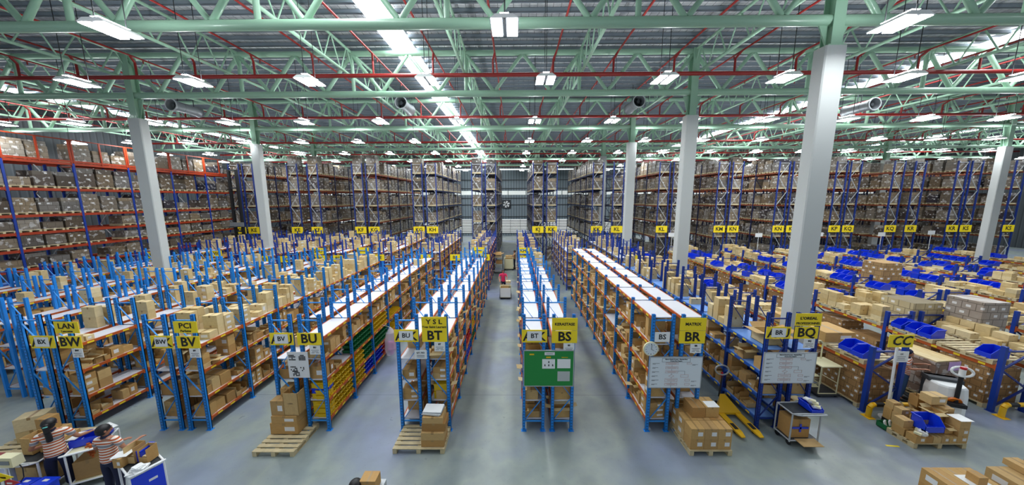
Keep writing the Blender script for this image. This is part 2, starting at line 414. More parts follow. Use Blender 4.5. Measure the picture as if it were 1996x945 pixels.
LZ = 10.2; rows = [(7.9, [-9.6, -.22, 9.0])]
for j in range(7): rows.append((11.2 + 5.64*j, [1.07 + 4.05*k for k in range(-9, 15)]))
for j, (y, xs_) in enumerate(rows):
    n = 0
    for x in xs_:
        p = proj(x, y, LZ)
        if not (-60 < p[0] < 2056) or not (XL+1 < x < XR-1): continue
        if j and ((abs(x + 9.05) < .3 and j == 1 and 0)): continue
        t = thing('high_bay_light', (x, y, LZ), 'glowing twin panel hanging light, %s along the %s row' % (ORD[n], ORD[j]), 'light', 'hanging high bay lights'); n += 1
        put(hs, 'housing', t); put(lp, 'lamp_panel', t, (-.18, 0, -.012)); put(lp, 'lamp_panel', t, (.18, 0, -.012))
        put(up_m, 'added_uplight', t, (0, 0, .165))
        if j < 4: put(cb, 'hanging_cable', t, (0, -.3, 0)); put(cb, 'hanging_cable', t, (0, .3, 0))
        else: put(cb, 'hanging_cable', t)
# ---------------------------------------------------------------- jet fans
for x, y, z, lb in ((-7.06, 21, 12.15, 'grey cylindrical jet fan under the roof beside the bright skylight'), (7.73, 21, 12.15, 'grey cylindrical jet fan under the roof next to the second column'),
                    (-21.5, 21, 12.1, 'grey cylindrical jet fan under the roof near the orange rack wall'), (22.2, 21, 11.9, 'dark cylindrical jet fan under the roof behind the nearest column')):
    t = thing('jet_fan', (x, y, z), lb, 'fan')
    n = 20; m = MB()
    for r0, r1, y0, y1 in ((.38, .33, -.9, -.7), (.33, .3, -.7, -.4), (.3, .3, -.4, .5), (.3, .36, .5, .8)):
        m.tube((0, y0, 0), (0, y1, 0), r0, n, r1=r1, cap=False)
    m.tube((0, -.92, 0), (0, -.84, 0), .385, n, cap=False)
    for i in range(n):
        p, q = 2*PI*i/n, 2*PI*(i+1)/n; m.bar((.36*math.cos(p), -.92, .36*math.sin(p)), (.36*math.cos(q), -.92, .36*math.sin(q)), .05, .05, 1)
    m.build('casing', ['grey', 'galv'], t)
    m = MB().tube((0, -.8, 0), (0, -.2, 0), .1, 10)
    for k in range(6):
        a = PI/3*k; m.bar((.07*math.cos(a), -.5, .07*math.sin(a)), (.3*math.cos(a), -.5, .3*math.sin(a)), .03, .1)
    m.tube((0, -.3, 0), (0, -.28, 0), .3, n, mi=1)
    m.build('impeller', ['dgrey', 'black'], t)
    MB().bar((-.2, -.3, .2), (-.2, -.3, 13.3-z), .03, .03).build('hanger', ['dgrey'], t); MB().bar((.2, .3, .2), (.2, .3, 13.3-z), .03, .03).build('hanger', ['dgrey'], t)
# ---------------------------------------------------------------- light shelving racks
BAY, DEP, H = 1.364, .57, 3.27
BOX, RUNS = [], []
_c = {}
def cached(key, fn):
    if key not in _c: _c[key] = fn()
    return _c[key]
def post_mesh(m, h, w=.08, d=.07):
    def f():
        b = MB(); b.b2((-w/2, -d/2, 0), (w/2, -d/2+.006, h)); b.b2((-w/2, -d/2, 0), (-w/2+.006, d/2, h)); b.b2((w/2-.006, -d/2, 0), (w/2, d/2, h)); b.b2((-w/2, d/2-.02, 0), (w/2, d/2, h))
        b.b2((-w*.9, -d*.8, 0), (w*.9, d*.8, .008)); return b.mesh('upright_post', [m])
    return cached(('p', m, h, w), f)
def brace_mesh(m, h, dep, n=4, w=.03, th=.014):
    def f():
        b = MB(); x = dep/2 - .05; z0 = .28; st = (h-.5)/n
        b.bar((-x, 0, z0), (x, 0, z0), w, w); b.bar((-x, 0, h-.16), (x, 0, h-.16), w, w)
        for i in range(n):
            s = 1 if i % 2 else -1
            b.bar((s*x, 0, z0+st*i+.02), (-s*x, 0, z0+st*(i+1)-.02), w, th)
        return b.mesh('cross_brace', [m])
    return cached(('b', m, h, dep, n), f)
def shelf_mesh(m, dep, bay):
    return cached(('s', m, dep, bay), lambda: MB().b2((-dep/2+.035, .04, -.025), (dep/2-.035, bay-.04, 0)).mesh('shelf_board', [m]))
def beam_mesh(m, side, bay, hh=.07, stick=True):
    def f():
        b = MB(); b.b2((-.018, .03, -hh), (.018, bay-.03, 0)); b.b2((-.024, .028, -hh-.03), (.024, .075, .02)); b.b2((-.024, bay-.07, -hh-.03), (.024, bay-.028, .02))
        if stick:
            q = R.Random if 0 else None
            for i in range(3):
                y = bay*(.22 + .28*i)
                b.b2((side*.019-.002, y-.07, -hh*.85), (side*.019+.002, y+.07, -hh*.2), 1)
        return b.mesh('beam', [m, 'sticker'])
    return cached(('e', m, side, bay, hh, stick), f)
def frame_mesh(pm, bm, h, dep, n=4):
    def f():
        b = MB(); w = .07
        for s in (-1, 1): b.b2((s*(dep/2-.03)-w/2, -.035, 0), (s*(dep/2-.03)+w/2, .035, h))
        x = dep/2-.05; z0 = .28; st = (h-.5)/n
        b.bar((-x, 0, h-.16), (x, 0, h-.16), .03, .03, 1); b.bar((-x, 0, z0), (x, 0, z0), .03, .03, 1)
        for i in range(n):
            s = 1 if i % 2 else -1
            b.bar((s*x, 0, z0+st*i), (-s*x, 0, z0+st*(i+1)), .028, .014, 1)
        return b.mesh('upright_frame', [pm, bm])
    return cached(('f', pm, bm, h, dep, n), f)
def bayshelf_mesh(sm, bm, dep, bay, side):
    def f():
        b = MB(); b.b2((-dep/2+.035, .02, -.025), (dep/2-.035, bay-.02, 0))
        for s in (-1, 1): b.b2((s*(dep/2-.02)-.016, .03, -.07), (s*(dep/2-.02)+.016, bay-.03, .002), 1)
        for i in range(3): b.b2((side*(dep/2)-.003, bay*(.22+.28*i)-.06, -.07), (side*(dep/2)+.001, bay*(.22+.28*i)+.06, -.015), 2)
        return b.mesh('shelf', [sm, bm, 'sticker'])
    return cached(('bs', sm, bm, dep, bay, side), f)
def run(x0, side, y0, nb, levels, key, label, group, fine=True, pm='post', brm='brace', bmm='orange', sm='shelf', h=H, dep=DEP, bay=BAY, skip=()):
    t = thing('shelving_rack', (x0+dep/2, y0, 0), label, 'shelving', group)
    if fine:
        po, br = post_mesh(pm, h), brace_mesh(brm, h, dep)
        for i in range(nb+1):
            put(po, 'upright_post', t, (-dep/2+.03, i*bay, 0)); put(po, 'upright_post', t, (dep/2-.03, i*bay, 0)); put(br, 'cross_brace', t, (0, i*bay, 0))
    else:
        fm = frame_mesh(pm, brm, h, dep)
        for i in range(nb+1): put(fm, 'upright_frame', t, (0, i*bay, 0))
    for li, z in enumerate(levels):
        for i in range(nb):
            if (li, i) in skip: continue
            if fine:
                top = z == levels[-1]
                put(shelf_mesh('gshelf' if (key == 'BS' and not top and 0) else sm, dep, bay), 'shelf_board', t, (0, i*bay, z))
                put(beam_mesh(bmm, side, bay), 'beam', t, (side*(dep/2-.018), i*bay, z))
                if top or i == 0: put(beam_mesh(bmm, -side, bay, .06, False), 'rear_beam', t, (-side*(dep/2-.018), i*bay, z))
            else: put(bayshelf_mesh(sm, bmm, dep, bay, side), 'shelf', t, (0, i*bay, z))
    RUNS.append(dict(x0=x0, side=side, y0=y0, nb=nb, levels=levels, key=key, h=h, dep=dep, bay=bay))
    return t
LV5, LV4, LVR, LVQ = (.33, .86, 1.45, 2.04, 2.63), (.34, .96, 1.70, 2.42), (.33, .95, 1.7, 2.45, 3.18), (.3, .95, 1.6, 2.25)
P0 = .21; PIT = 3.27
PAIRS = [(0, 'BT', 'BS', LV5), (-1, 'BU', 'BT', LV5), (-2, 'BV', 'BU', LV5), (-3, 'BW', 'BV', LV4), (-4, 'BX', 'BW', LV4), (1, 'BS', 'BR', LVR)]
for k, a, b, lv in PAIRS:
    x = P0 + k*PIT + (.03 if k == 1 else 0)
    nb = 8
    run(x, -1, 7.5, nb, lv, 'L'+a, 'light blue shelving rack with orange beams behind the white %s card' % a, 'front block racks', skip=((4, 0),) if a == 'BV' else ())
    run(x+.76, 1, 7.5, nb, lv, 'R'+b, 'light blue shelving rack with orange beams behind the yellow %s sign' % b, 'front block racks')
run(6.53, -1, 7.62, 8, LVQ, 'LBR', 'navy shelving rack with pale blue shelves behind the white BR card and process board', 'front block racks', pm='navy', brm='nbrace', bmm='bluebeam', sm='bshelf')
run(7.29, 1, 7.62, 8, LVQ, 'RBQ', 'navy shelving rack with pale blue shelves behind the yellow BQ sign', 'front block racks', pm='navy', brm='nbrace', bmm='bluebeam', sm='bshelf')
for n, k in enumerate((-5, -6, -7)):
    for s, dx, nm in ((-1, 0, 'far'), (1, .76, 'near')):
        run(P0+k*PIT+dx, s, 7.5+BAY, 7, LV4, '%s%d' % ('LR'[s > 0], k), 'light blue shelving rack, %s one beyond the BX sign, %s half' % (ORD[n], nm), 'outer light blue racks', fine=False)
run(P0-8*PIT+.9, 1, 10.2, 12, (.3, .95, 1.6, 2.2), 'RZ', 'navy shelving rack with pale blue shelves in front of the tall orange rack wall', None, fine=False, pm='navy', brm='nbrace', bmm='bluebeam', sm='bshelf', h=2.9)
# far block, navy uprights
FARN = {-7: 'VIC', -6: 'BA', -5: 'BB', -4: 'BC', -3: 'BD', -2: 'BE', -1: 'BF', 0: 'BG', 1: 'BH', 2: 'BJ'}
for k in range(-7, 3):
    for s, dx, nm in ((-1, 0, 'camera-left'), (1, .76, 'aisle')):
        x = P0+k*PIT+dx + (.03 if k == 1 else 0) + (.2 if k == 2 else 0)
        run(x, s, 20.3, 6, LV5 if k != 2 else LVQ, '%sf%d' % ('LR'[s > 0], k), 'navy shelving rack of the far block near sign %s, %s half' % (FARN[k], 'first' if s < 0 else 'second'), 'far block racks', fine=False,
            pm='navy', brm='nbrace', bmm='orange' if k < 1 else 'bluebeam', sm='shelf', h=3.35)
# ---------------------------------------------------------------- pallet racks
LOAD, PALL, BIN = [], [], []
def pframe(h, dep, pm='navy', bm='nbrace', n=5, w=.09):
    def f():
        b = MB()
        for s in (-1, 1):
            x = s*(dep/2-w/2)
            b.b2((x-w/2, -.05, 0), (x+w/2, .05, h)); b.b2((x-w*.8, -.08, 0), (x+w*.8, .08, .01))
        x = dep/2-w; st = (h-.3)/n
        b.bar((-x, 0, h-.15), (x, 0, h-.15), .04, .04, 1)
        for i in range(n):
            s = 1 if i % 2 else -1
            b.bar((s*x, 0, .15+st*i), (-s*x, 0, .15+st*(i+1)), .04, .04, 1)
        return b.mesh('upright_frame', [pm, bm])
    return cached(('pf', h, dep, pm, bm, n, w), f)
def pbeam(m, bay, hh=.11, w=.05, stick=0):
    def f():
        b = MB(); b.b2((-w/2, .05, -hh), (w/2, bay-.05, 0)); b.b2((-w/2-.005, .045, -hh-.05), (w/2+.005, .08, .05)); b.b2((-w/2-.005, bay-.08, -hh-.05), (w/2+.005, bay-.045, .05))
        for i in range(stick): b.b2((-w/2-.004, bay*(.12+.19*i)-.07, -hh*.8), (-w/2, bay*(.12+.19*i)+.07, -hh*.25), 1)
        return b.mesh('beam', [m, 'sticker'])
    return cached(('pb', m, bay, hh, w, stick), f)
def pbeam2(m, bay, dep, hh=.12):
    def f():
        b = MB()
        for s in (-1, 1): b.b2((s*(dep/2-.05)-.025, .05, -hh), (s*(dep/2-.05)+.025, bay-.05, 0))
        for i in range(3): b.b2((-dep/2+.05, bay*(.25+.25*i)-.03, -.05), (dep/2-.05, bay*(.25+.25*i)+.03, -.01))
        return b.mesh('beam_pair', [m])
    return cached(('p2', m, bay, dep, hh), f)
# low pallet racks at the right-hand side of the hall
PX = [(10.15, 'CC rack', True), (13.85, 'second low pallet rack', True), (15.1, 'back half of second low rack', False), (18.6, 'third low pallet rack', True), (19.85, 'back half of third low rack', False),
      (23.3, 'fourth low pallet rack', True), (24.55, 'back half of fourth low rack', False), (28.0, 'fifth low pallet rack', True), (29.25, 'back half of fifth low rack', False), (32.7, 'sixth low pallet rack', True), (37.4, 'seventh low pallet rack', True)]
PB = 2.75
for i, (x, nm, face) in enumerate(PX):
    y0, nb = 8.3, 7
    t = thing('pallet_rack', (x+.5, y0, 0), 'low navy and orange pallet rack, %s going outwards' % nm, 'pallet rack', 'low pallet racks')
    for j in range(nb+1): put(pframe(2.0, 1.0, n=3), 'upright_frame', t, (0, j*PB, 0))
    for j in range(nb):
        put(pbeam('orange', PB, stick=5), 'beam', t, (-.46, j*PB, 1.38)); put(pbeam('orange', PB), 'beam', t, (.46, j*PB, 1.38))
    for j in range(nb):
        for q in range(2):
            yc = y0 + j*PB + .72 + q*1.3
            PALL.append((x+.5, yc, 1.38, 0, '%s, %s bay, %s half' % (nm, ORD[j], ('nearer', 'farther')[q])))
            if face: LOAD.append(dict(x=x+.5, y=yc, z=0, sx=.98, sy=1.15, h=R.choice((.6, .9, 1.05, 1.1, 1.1)), m='stack', lb='carton stack under the %s, %s bay, %s half' % (nm, ORD[j], ('nearer', 'farther')[q]), pal=True, grp='stacks under the low racks'))
# tall K racks
KZ = (2.4, 3.95, 5.5, 7.05, 8.6)
KX = [(-26.35, 0), (-20.4, 1), (-14.45, 0), (-8.7, 0), (-2.95, 0), (2.95, 0), (9.0, 1), (15.0, 0), (20.6, 0), (26.3, 0), (31.7, 0), (37.4, 1), (43.0, 0), (48.4, 0)]
KS = [('KD', 'KE'), ('KE', 'KF'), ('KF', 'KG'), ('KG', 'KH'), ('KH', 'KJ'), ('KJ', 'KK'), ('KK', 'KL'), ('KL', 'KM'), ('KM', 'KN'), ('KN', 'KP'), ('KP', 'KQ'), ('KQ', 'KR'), ('KR', 'KS'), ('KS', 'KT')]
KY, KB = 30.0, 2.8
for (x, gap), (a, b) in zip(KX, KS):
    for s, nm in ((-1, a), (1, b)):
        if nm == 'KT' or (s > 0 and nm == 'KM' and 0): continue
        xc = x + s*(.98 if gap else .66)
        t = thing('tall_pallet_rack', (xc, KY, 0), 'tall navy rack of wrapped pallets, %s half of the %s and %s pair' % (nm, a, b), 'pallet rack', 'tall racks at the far end')
        for j in range(6): put(pframe(9.6, 1.05, 'kpost' if j == 0 else 'knavy', 'galv' if j == 0 else 'knavy', 7, .08 if j == 0 else .06), 'upright_frame', t, (0, j*KB, 0))  # inner frames get a darker copy, shade put into their colour
        bmn = 'kbeam' if abs(x) > 12 else 'knavy'
        for z in KZ:
            for j in range(5): put(pbeam2(bmn, KB, 1.05), 'beam_pair', t, (0, j*KB, z))
        vis = (x < 0 and s > 0) or (x > 0 and s < 0)
        for zi, z in enumerate((0,)+KZ):
            for j in range(15):
                if j > 0 and not vis: continue
                if R.random() < .07: continue
                zz = .14
                h = R.choice((.8, .95, 1.05, 1.15)) if zi < 5 else R.choice((.9, 1.1, 1.3))
                if zi == 0: h = 1.3
                if zi == 5 and j == 0 and a in ('KE', 'KF'): h = 1.6
                sg = 'top' if zi == 5 else ORD[zi] + ' level'
                LOAD.append(dict(x=xc, y=KY+.5+j*.935, z=z, sx=.98, sy=R.choice((.7, .76, .8)), h=h, m='load', pal=False, grp='wrapped loads in the tall racks',
                                 lb='wrapped load, %s of the %s rack beside %s, %s in' % (sg, nm, b if nm == a else a, ORD[j])))
# tall orange rack wall at the side
t = thing('orange_pallet_rack', (-28.55, 11.4, 0), 'very long tall orange beamed pallet rack with a red cage on top', 'pallet rack')
LZS = (2.3, 3.4, 4.37, 5.38, 6.92, 8.54)
for j in range(8): put(pframe(8.5, 1.05, 'navy', 'galv', 8), 'upright_frame', t, (0, j*KB, 0))
for z in LZS:
    for j in range(7): put(pbeam('dorange', KB, .15, .06), 'beam', t, (.48, j*KB, z)); put(pbeam('dorange', KB, .15, .06), 'beam', t, (-.48, j*KB, z))
for j in range(7):
    m = MB(); y0 = j*KB
    m.bar((.5, y0, 9.95), (.5, y0+KB, 9.95), .06, .06)
    for q in (.05, KB/2, KB-.05): m.bar((.5, y0+q, 8.5), (.5, y0+q, 9.95), .07, .07)
    m.bar((.5, y0, 8.62), (.5, y0+KB, 8.62), .05, .12)
    m.build('cage_panel', ['dorange'], t)
for zi, z in enumerate((0,)+LZS):
    hi = (2.0, .8, .75, .8, 1.25, 1.3, 1.15)[zi]
    for j in range(21):
        y = 11.4 + .5 + j*.933
        if y < 14.5 or R.random() < .14: continue
        h = hi*R.choice((.45, .6, .75, .85, .95, 1)) - .1
        LOAD.append(dict(x=-28.55, y=y, z=z, sx=1.0, sy=.85, h=max(.4, h), m='load', pal=False, grp='loads in the orange rack wall',
                         lb='wrapped load on the %s of the orange rack wall, %s along' % ('floor' if zi == 0 else ORD[zi]+' beam', ORD[j])))
# second rack behind the orange wall, seen through it
t = thing('rear_pallet_rack', (-30.4, 11.4, 0), 'tall navy and orange pallet rack standing right behind the orange rack wall', 'pallet rack')
for j in range(8): put(pframe(8.9, 1.05, 'navy', 'galv', 8), 'upright_frame', t, (0, j*KB, 0))
for z in LZS:
    for j in range(7): put(pbeam2('dorange', KB, 1.05), 'beam_pair', t, (0, j*KB, z))
# ---------------------------------------------------------------- loads: 300 biggest one by one, the rest as a mass
def load_geo(b, x, y, z, sx, sy, h, mi, pal):
    p = .13
    b.box((x, y, z+p-.02), (sx, sy, .04), 1)
    for q in (-1, 0, 1): b.box((x, y+q*(sy/2-.05), z+.045), (sx, .1, .09), 1)
    if h > .7:
        b.box((x, y, z+p+h*.36), (sx*.97, sy*.97, h*.72), mi); b.box((x+.01, y-.01, z+p+h*.86), (sx*.93, sy*.93, h*.28), mi)
    else: b.box((x, y, z+p+h*.5), (sx*.96, sy*.96, h), mi)
def inframe(x, y, z, mg=40):
    p = proj(x, y, z); return -mg < p[0] < 1996+mg and -mg < p[1] < 945+mg
LOAD = [l for l in LOAD if inframe(l['x'], l['y'], l['z']+.6, 60)]
def lscore(l):
    d2 = l['x']**2 + l['y']**2 + (l['z']-CAMH)**2
    v = 1.0
    if l['y'] < 30.6 and l['y'] > 30.4: v = 1.6
    if l['z'] < 2 and l['m'] == 'load': v = .3
    return v*l['h']/d2
LOAD.sort(key=lscore, reverse=True)
for l in LOAD[:300]:
    b = MB(); load_geo(b, 0, 0, 0, l['sx'], l['sy'], l['h'], 0, l['pal'])
    key = ('ld', l['m'], round(l['h'], 2), l['sx'], l['sy'])
    me = cached(key, lambda: b.mesh('pallet_load', [l['m'], 'wood']))
    tag(put(me, 'pallet_load', loc=(l['x']+R.uniform(-.02, .02), l['y'], l['z']+.004), rz=0), l['lb'], 'pallet load', l['grp'])
for mm in ('load', 'stack'):
    b = MB()
    for l in LOAD[300:]:
        if l['m'] == mm: load_geo(b, l['x'], l['y'], l['z']+.004, l['sx'], l['sy'], l['h'], 0, l['pal'])
    if b.v: tag(b.build('distant_pallet_loads', [mm, 'wood']), 'the many smaller %s pallet loads deeper in the racks' % ('shrink wrapped' if mm == 'load' else 'brown carton'), 'pallet loads', kind='stuff')
# ---------------------------------------------------------------- cartons
def closed(lab):
    b = MB(); b.b2((-.5, -.5, 0), (.5, .5, 1)); b.b2((-.06, -.502, .97), (.06, .502, 1.004), 1)
    e = .006
    b.b2((-.06, -.5-e, .8), (.06, -.5, 1), 1)
    if lab == 'x': b.b2((.5, -.3, .35), (.5+e, .12, .75), 2)
    if lab == '-x': b.b2((-.5-e, -.12, .35), (-.5, .3, .75), 2)
    if lab == '-y': b.b2((.02, -.5-e, .3), (.38, -.5, .68), 2)
    return b
def opened(kind):
    b = MB(); t = .03
    hf = .42 if kind == 'cut' else 1.0
    b.b2((-.5, -.5, 0), (.5, .5, .03)); b.b2((-.5, -.5, 0), (-.5+t, .5, 1)); b.b2((.5-t, -.5, 0), (.5, .5, hf))
    b.b2((-.5, -.5, 0), (.5, -.5+t, 1)); b.b2((-.5, .5-t, 0), (.5, .5, 1))
    if kind == 'cut':
        b.b2((-.46, -.4, .03), (.3, .4, .4), 3)
    else:
        b.b2((-.46, -.46, .03), (.46, .46, .55), 3)
        for sx, sy, an in ((1, 0, .5), (-1, 0, .25), (0, 1, .9), (0, -1, -.3)):
            ca, sa = math.cos(an), math.sin(an); L = .42; o = .5
            if sx: q = [(sx*o, -.48, 1), (sx*o, .48, 1), (sx*(o+L*ca), .48, 1+L*sa), (sx*(o+L*ca), -.48, 1+L*sa)]
            else: q = [(-.48, sy*o, 1), (.48, sy*o, 1), (.48, sy*(o+L*ca), 1+L*sa), (-.48, sy*(o+L*ca), 1+L*sa)]
            b.add(q + [(x, y, z-.02) for x, y, z in q], [(0, 1, 2, 3), (7, 6, 5, 4), (0, 4, 5, 1), (1, 5, 6, 2), (2, 6, 7, 3), (3, 7, 4, 0)], 3)
    return b
VAR = {'cx': closed('x'), 'cn': closed('-x'), 'cy': closed('-y'), 'c': closed(''), 'cut': opened('cut'), 'op': opened('op')}
CM = ['carton', 'tape', 'label', 'carton_pale']; CMP = ['carton_pale', 'tape', 'label', 'carton']
def fill(r, lo=0, hi=99, levels=None, dens=.93, both=False, opn=.45, pale=0):
    side, n = r['side'], 0
    for li, z in enumerate(r['levels']):
        if levels is not None and li not in levels: continue
        top = li == len(r['levels'])-1
        clear = (r['levels'][li+1] - z - .14) if not top else .75
        for j in range(max(0, lo), min(hi, r['nb'])):
            if (r['key'], li, j) in KEEP: continue
            y = r['y0'] + j*r['bay'] + .06; ye = r['y0'] + (j+1)*r['bay'] - .06; q = 0
            while y < ye - .17:
                wd = R.uniform(.14, .32); dp = R.uniform(.28, .48)
                if y + wd > ye: wd = ye - y
                if R.random() < dens:
                    h = min(R.uniform(.12, .34), clear)
                    o = R.random() < opn and not top
                    ty = R.choice(('cut', 'cut', 'op')) if o else R.choice(('cx' if side > 0 else 'cn', 'cy', 'c', 'c'))
                    if o: h = min(h, clear*.72) if ty == 'op' else h
                    xc = r['x0'] + r['dep']/2 + side*(r['dep']/2 - dp/2 - .03 - R.uniform(0, .05))
                    rz = (0 if side > 0 else PI) if ty in ('cut',) else R.uniform(-.12, .12)
                    nst = 1
                    if not o and R.random() < .6: nst = int(max(1, min(3, clear//h)))
                    for s in range(nst):
                        BOX.append(dict(x=xc, y=y+wd/2, z=z+s*(h+.003)+.003, s=(dp, wd*.95, h), t=ty, rz=rz, r=r['key'], li=li, j=j, q=q, st=s, top=top, pale=top or R.random() < pale)); 
                q += 1; y += wd + R.uniform(.005, .04)
KEEP = set()
for r in RUNS:
    k = r['key']
    far = k[1:2] == 'f' or 'f' in k[1:]
    nl = len(r['levels'])
    body = list(range(nl-1))
    if k in ('RBU',):
        for j in range(0, 4):
            for li in (0, 1): KEEP.add((k, li, j))
        for j in (1, 2, 3): KEEP.add((k, 2, j))
    if k == 'RBT':
        for j in (2, 3): KEEP.add((k, 1, j)); KEEP.add((k, 0, j))
    vis = (r['side'] > 0) == (r['x0'] < 0)
    if k == 'RBS': vis = False
    if k == 'LBT': vis = True
    if far:
        if vis: fill(r, levels=body, dens=.95, opn=.35)
        fill(r, levels=[nl-1], dens=.32)
    elif k[1:] in ('-5', '-6', '-7'):
        if vis: fill(r, levels=body, dens=.9)
        fill(r, levels=[nl-1], dens=.22)
    elif k == 'RZ': fill(r, levels=body, dens=.8)
    elif k in ('LBR', 'RBQ'):
        if vis or k == 'LBR': fill(r, levels=body, dens=.9)
        else: fill(r, 0, 2, levels=body, dens=.9)
        fill(r, 1 if k == 'LBR' else 2, 8, levels=[nl-1], dens=.4 if k == 'LBR' else .8)
    else:
        if vis: fill(r, levels=body, dens=.93)
        else: fill(r, 0, 2, levels=body, dens=.7)
        if k in ('RBW',): fill(r, 0, 8, levels=[3], dens=.55)
        if k in ('LBX',): fill(r, 0, 8, levels=[3], dens=.3)
        if k in ('RBV', 'LBW'): fill(r, 0, 8, levels=[3], dens=.85)
        if k in ('RBU', 'LBV'): fill(r, 3, 8, levels=[4], dens=.04)
        if k == 'RBS': fill(r, 6, 8, levels=[4], dens=.5)
# cartons and blue bins on the pallets of the low racks
for (x, y, z, rz, lb) in PALL:
    m = R.random()
    if y > 27.5: continue
    if m < .46:
        hmax = R.choice((1, 1, 2, 3))
        for ix in range(3):
            for iy in range(3):
                if R.random() < .45: continue
                for s in range(R.randint(1, hmax)):
                    BOX.append(dict(x=x-.3+ix*.31, y=y-.36+iy*.36, z=z+.135+s*.2, s=(.29, .34, .195), t='c' if s or R.random() < .6 else 'cy', rz=0, r='P', lb=lb, li=ix, j=iy, q=0, st=s, top=True, pale=True, pn=lb))
    if m > .38:
        for q in range(R.choice((1, 2, 2, 3))):
            BIN.append((x-.22+R.uniform(-.03, .05), y-.36+.37*q, z+.135, 'blue picking bin on %s, %s one' % (lb, ORD[q])))
for l in LOAD:
    pass
KN = {'LBT': 'white-card BT', 'RBS': 'BS sign', 'LBU': 'white-card BU', 'RBT': 'BT sign', 'LBV': 'white-card BV', 'RBU': 'BU sign', 'LBW': 'white-card BW', 'RBV': 'BV sign',
      'LBX': 'white-card BX', 'RBW': 'BW sign', 'LBS': 'white-card BS', 'RBR': 'BR sign', 'LBR': 'white-card BR', 'RBQ': 'BQ sign', 'RZ': 'pale blue shelved', 'R-5': 'first outer blue', 'L-5': 'first outer blue rear',
      'R-6': 'second outer blue', 'L-6': 'second outer blue rear', 'R-7': 'third outer blue', 'L-7': 'third outer blue rear'}
for k, v in FARN.items(): KN['Rf%d' % k] = 'far '+v; KN['Lf%d' % k] = 'far %s back' % v
TN = {'cx': 'closed', 'cn': 'closed', 'cy': 'labelled', 'c': 'plain', 'cut': 'cut-open', 'op': 'flapped open'}
BOX = [b for b in BOX if inframe(b['x'], b['y'], b['z']) and not any(abs(b['x']-c[0]) < .62 and abs(b['y']-c[1]) < .52 for c in COLS)]
def bscore(b):
    a = (b['s'][0]*b['s'][1]*b['s'][2])**(2/3)
    d2 = b['x']**2 + b['y']**2 + (b['z']-CAMH)**2
    v = 1.3 if b['top'] else 1
    if b['r'][:2] in ('LB',) and b['r'] not in ('LBS', 'LBR', 'LBT') and not b['top']: v = .45
    if b['r'] in ('RBR', 'RBQ', 'RBS') and not b['top']: v = .35
    return v*a/d2
BOX.sort(key=bscore, reverse=True)
seen = set()
CMESH = {(t, p): cached(('cm', t, p), lambda: VAR[t].mesh('carton', CMP if p else CM)) for t in VAR for p in (False, True)}
NBOX = 186
for b in BOX[:NBOX]:
    if b['r'] == 'P': lb = '%s carton on %s, row %s, place %s, %s tier' % (TN[b['t']], b['pn'], ORD[b['li']], ORD[b['j']], ORD[b['st']])
    else: lb = '%s carton, %s shelf of %s rack, %s bay, %s place%s' % (TN[b['t']], 'top' if b['top'] else ORD[b['li']], KN[b['r']], ORD[b['j']], ORD[b['q']], '' if not b['st'] else ', %s tier' % ORD[b['st']])
    o = put(CMESH[(b['t'], b['pale'])], 'carton', loc=(b['x'], b['y'], b['z']), rz=b['rz'], scale=b['s'])
    tag(o, lb, 'box', 'cartons on the racks')
for pale in (False, True):
    m = MB()
    for b in BOX[NBOX:]:
        if b['pale'] != pale: continue
        src = VAR[b['t']]; c, s = math.cos(b['rz']), math.sin(b['rz']); sx, sy, sz = b['s']; k = len(m.v)
        m.v += [(b['x'] + c*x*sx - s*y*sy, b['y'] + s*x*sx + c*y*sy, b['z'] + z*sz) for x, y, z in src.v]
        m.f += [tuple(k+i for i in f) for f in src.f]; m.m += src.m; m.sm += src.sm
    tag(m.build('distant_cartons', CMP if pale else CM), 'the thousands of smaller %s cartons filling the shelves deeper in the hall' % ('pale' if pale else 'brown'), 'boxes', kind='stuff')
# ---------------------------------------------------------------- picking bins
def bin_mesh(col, L=.46, W=.34, HH=.24):
    def f():
        b = MB(); t = .012; x0, x1 = L/2, -L/2   # open front towards -x
        prof = [(x1, 0), (x0, 0), (x0, HH), (x1+L*.38, HH), (x1-.02, HH*.45)]
        for s in (-1, 1):
            y = s*W/2
            ins = [(px, y, pz) for px, pz in prof] + [(px, y-s*t, pz) for px, pz in prof]
            n = 5; b.add(ins, [tuple(range(n)), tuple(range(2*n-1, n-1, -1))] + [(i, n+i, n+(i+1) % n, (i+1) % n) for i in range(n)])
        b.b2((x1, -W/2, 0), (x0, W/2, t)); b.b2((x0-t, -W/2, 0), (x0, W/2, HH)); b.b2((x1-.01, -W/2, 0), (x1+t-.01, W/2, HH*.45))
        b.b2((x1+L*.38, -W/2-.014, HH-.025), (x0+.012, -W/2, HH)); b.b2((x1+L*.38, W/2, HH-.025), (x0+.012, W/2+.014, HH)); b.b2((x0, -W/2, HH-.025), (x0+.014, W/2, HH))
        return b.mesh('picking_bin', [col])
    return cached(('bin', col, L, W), f)
BIN = [q for q in BIN if inframe(*q[:3])]
BIN.sort(key=lambda q: q[0]**2+q[1]**2)
for x, y, z, lb in BIN[:230]:
    tag(put(bin_mesh('blue', .5, .33, .3), 'picking_bin', loc=(x, y, z), rz=R.uniform(-.08, .08)+R.choice((0, 0, 0, PI))), lb, 'bin', 'blue bins on the low racks')
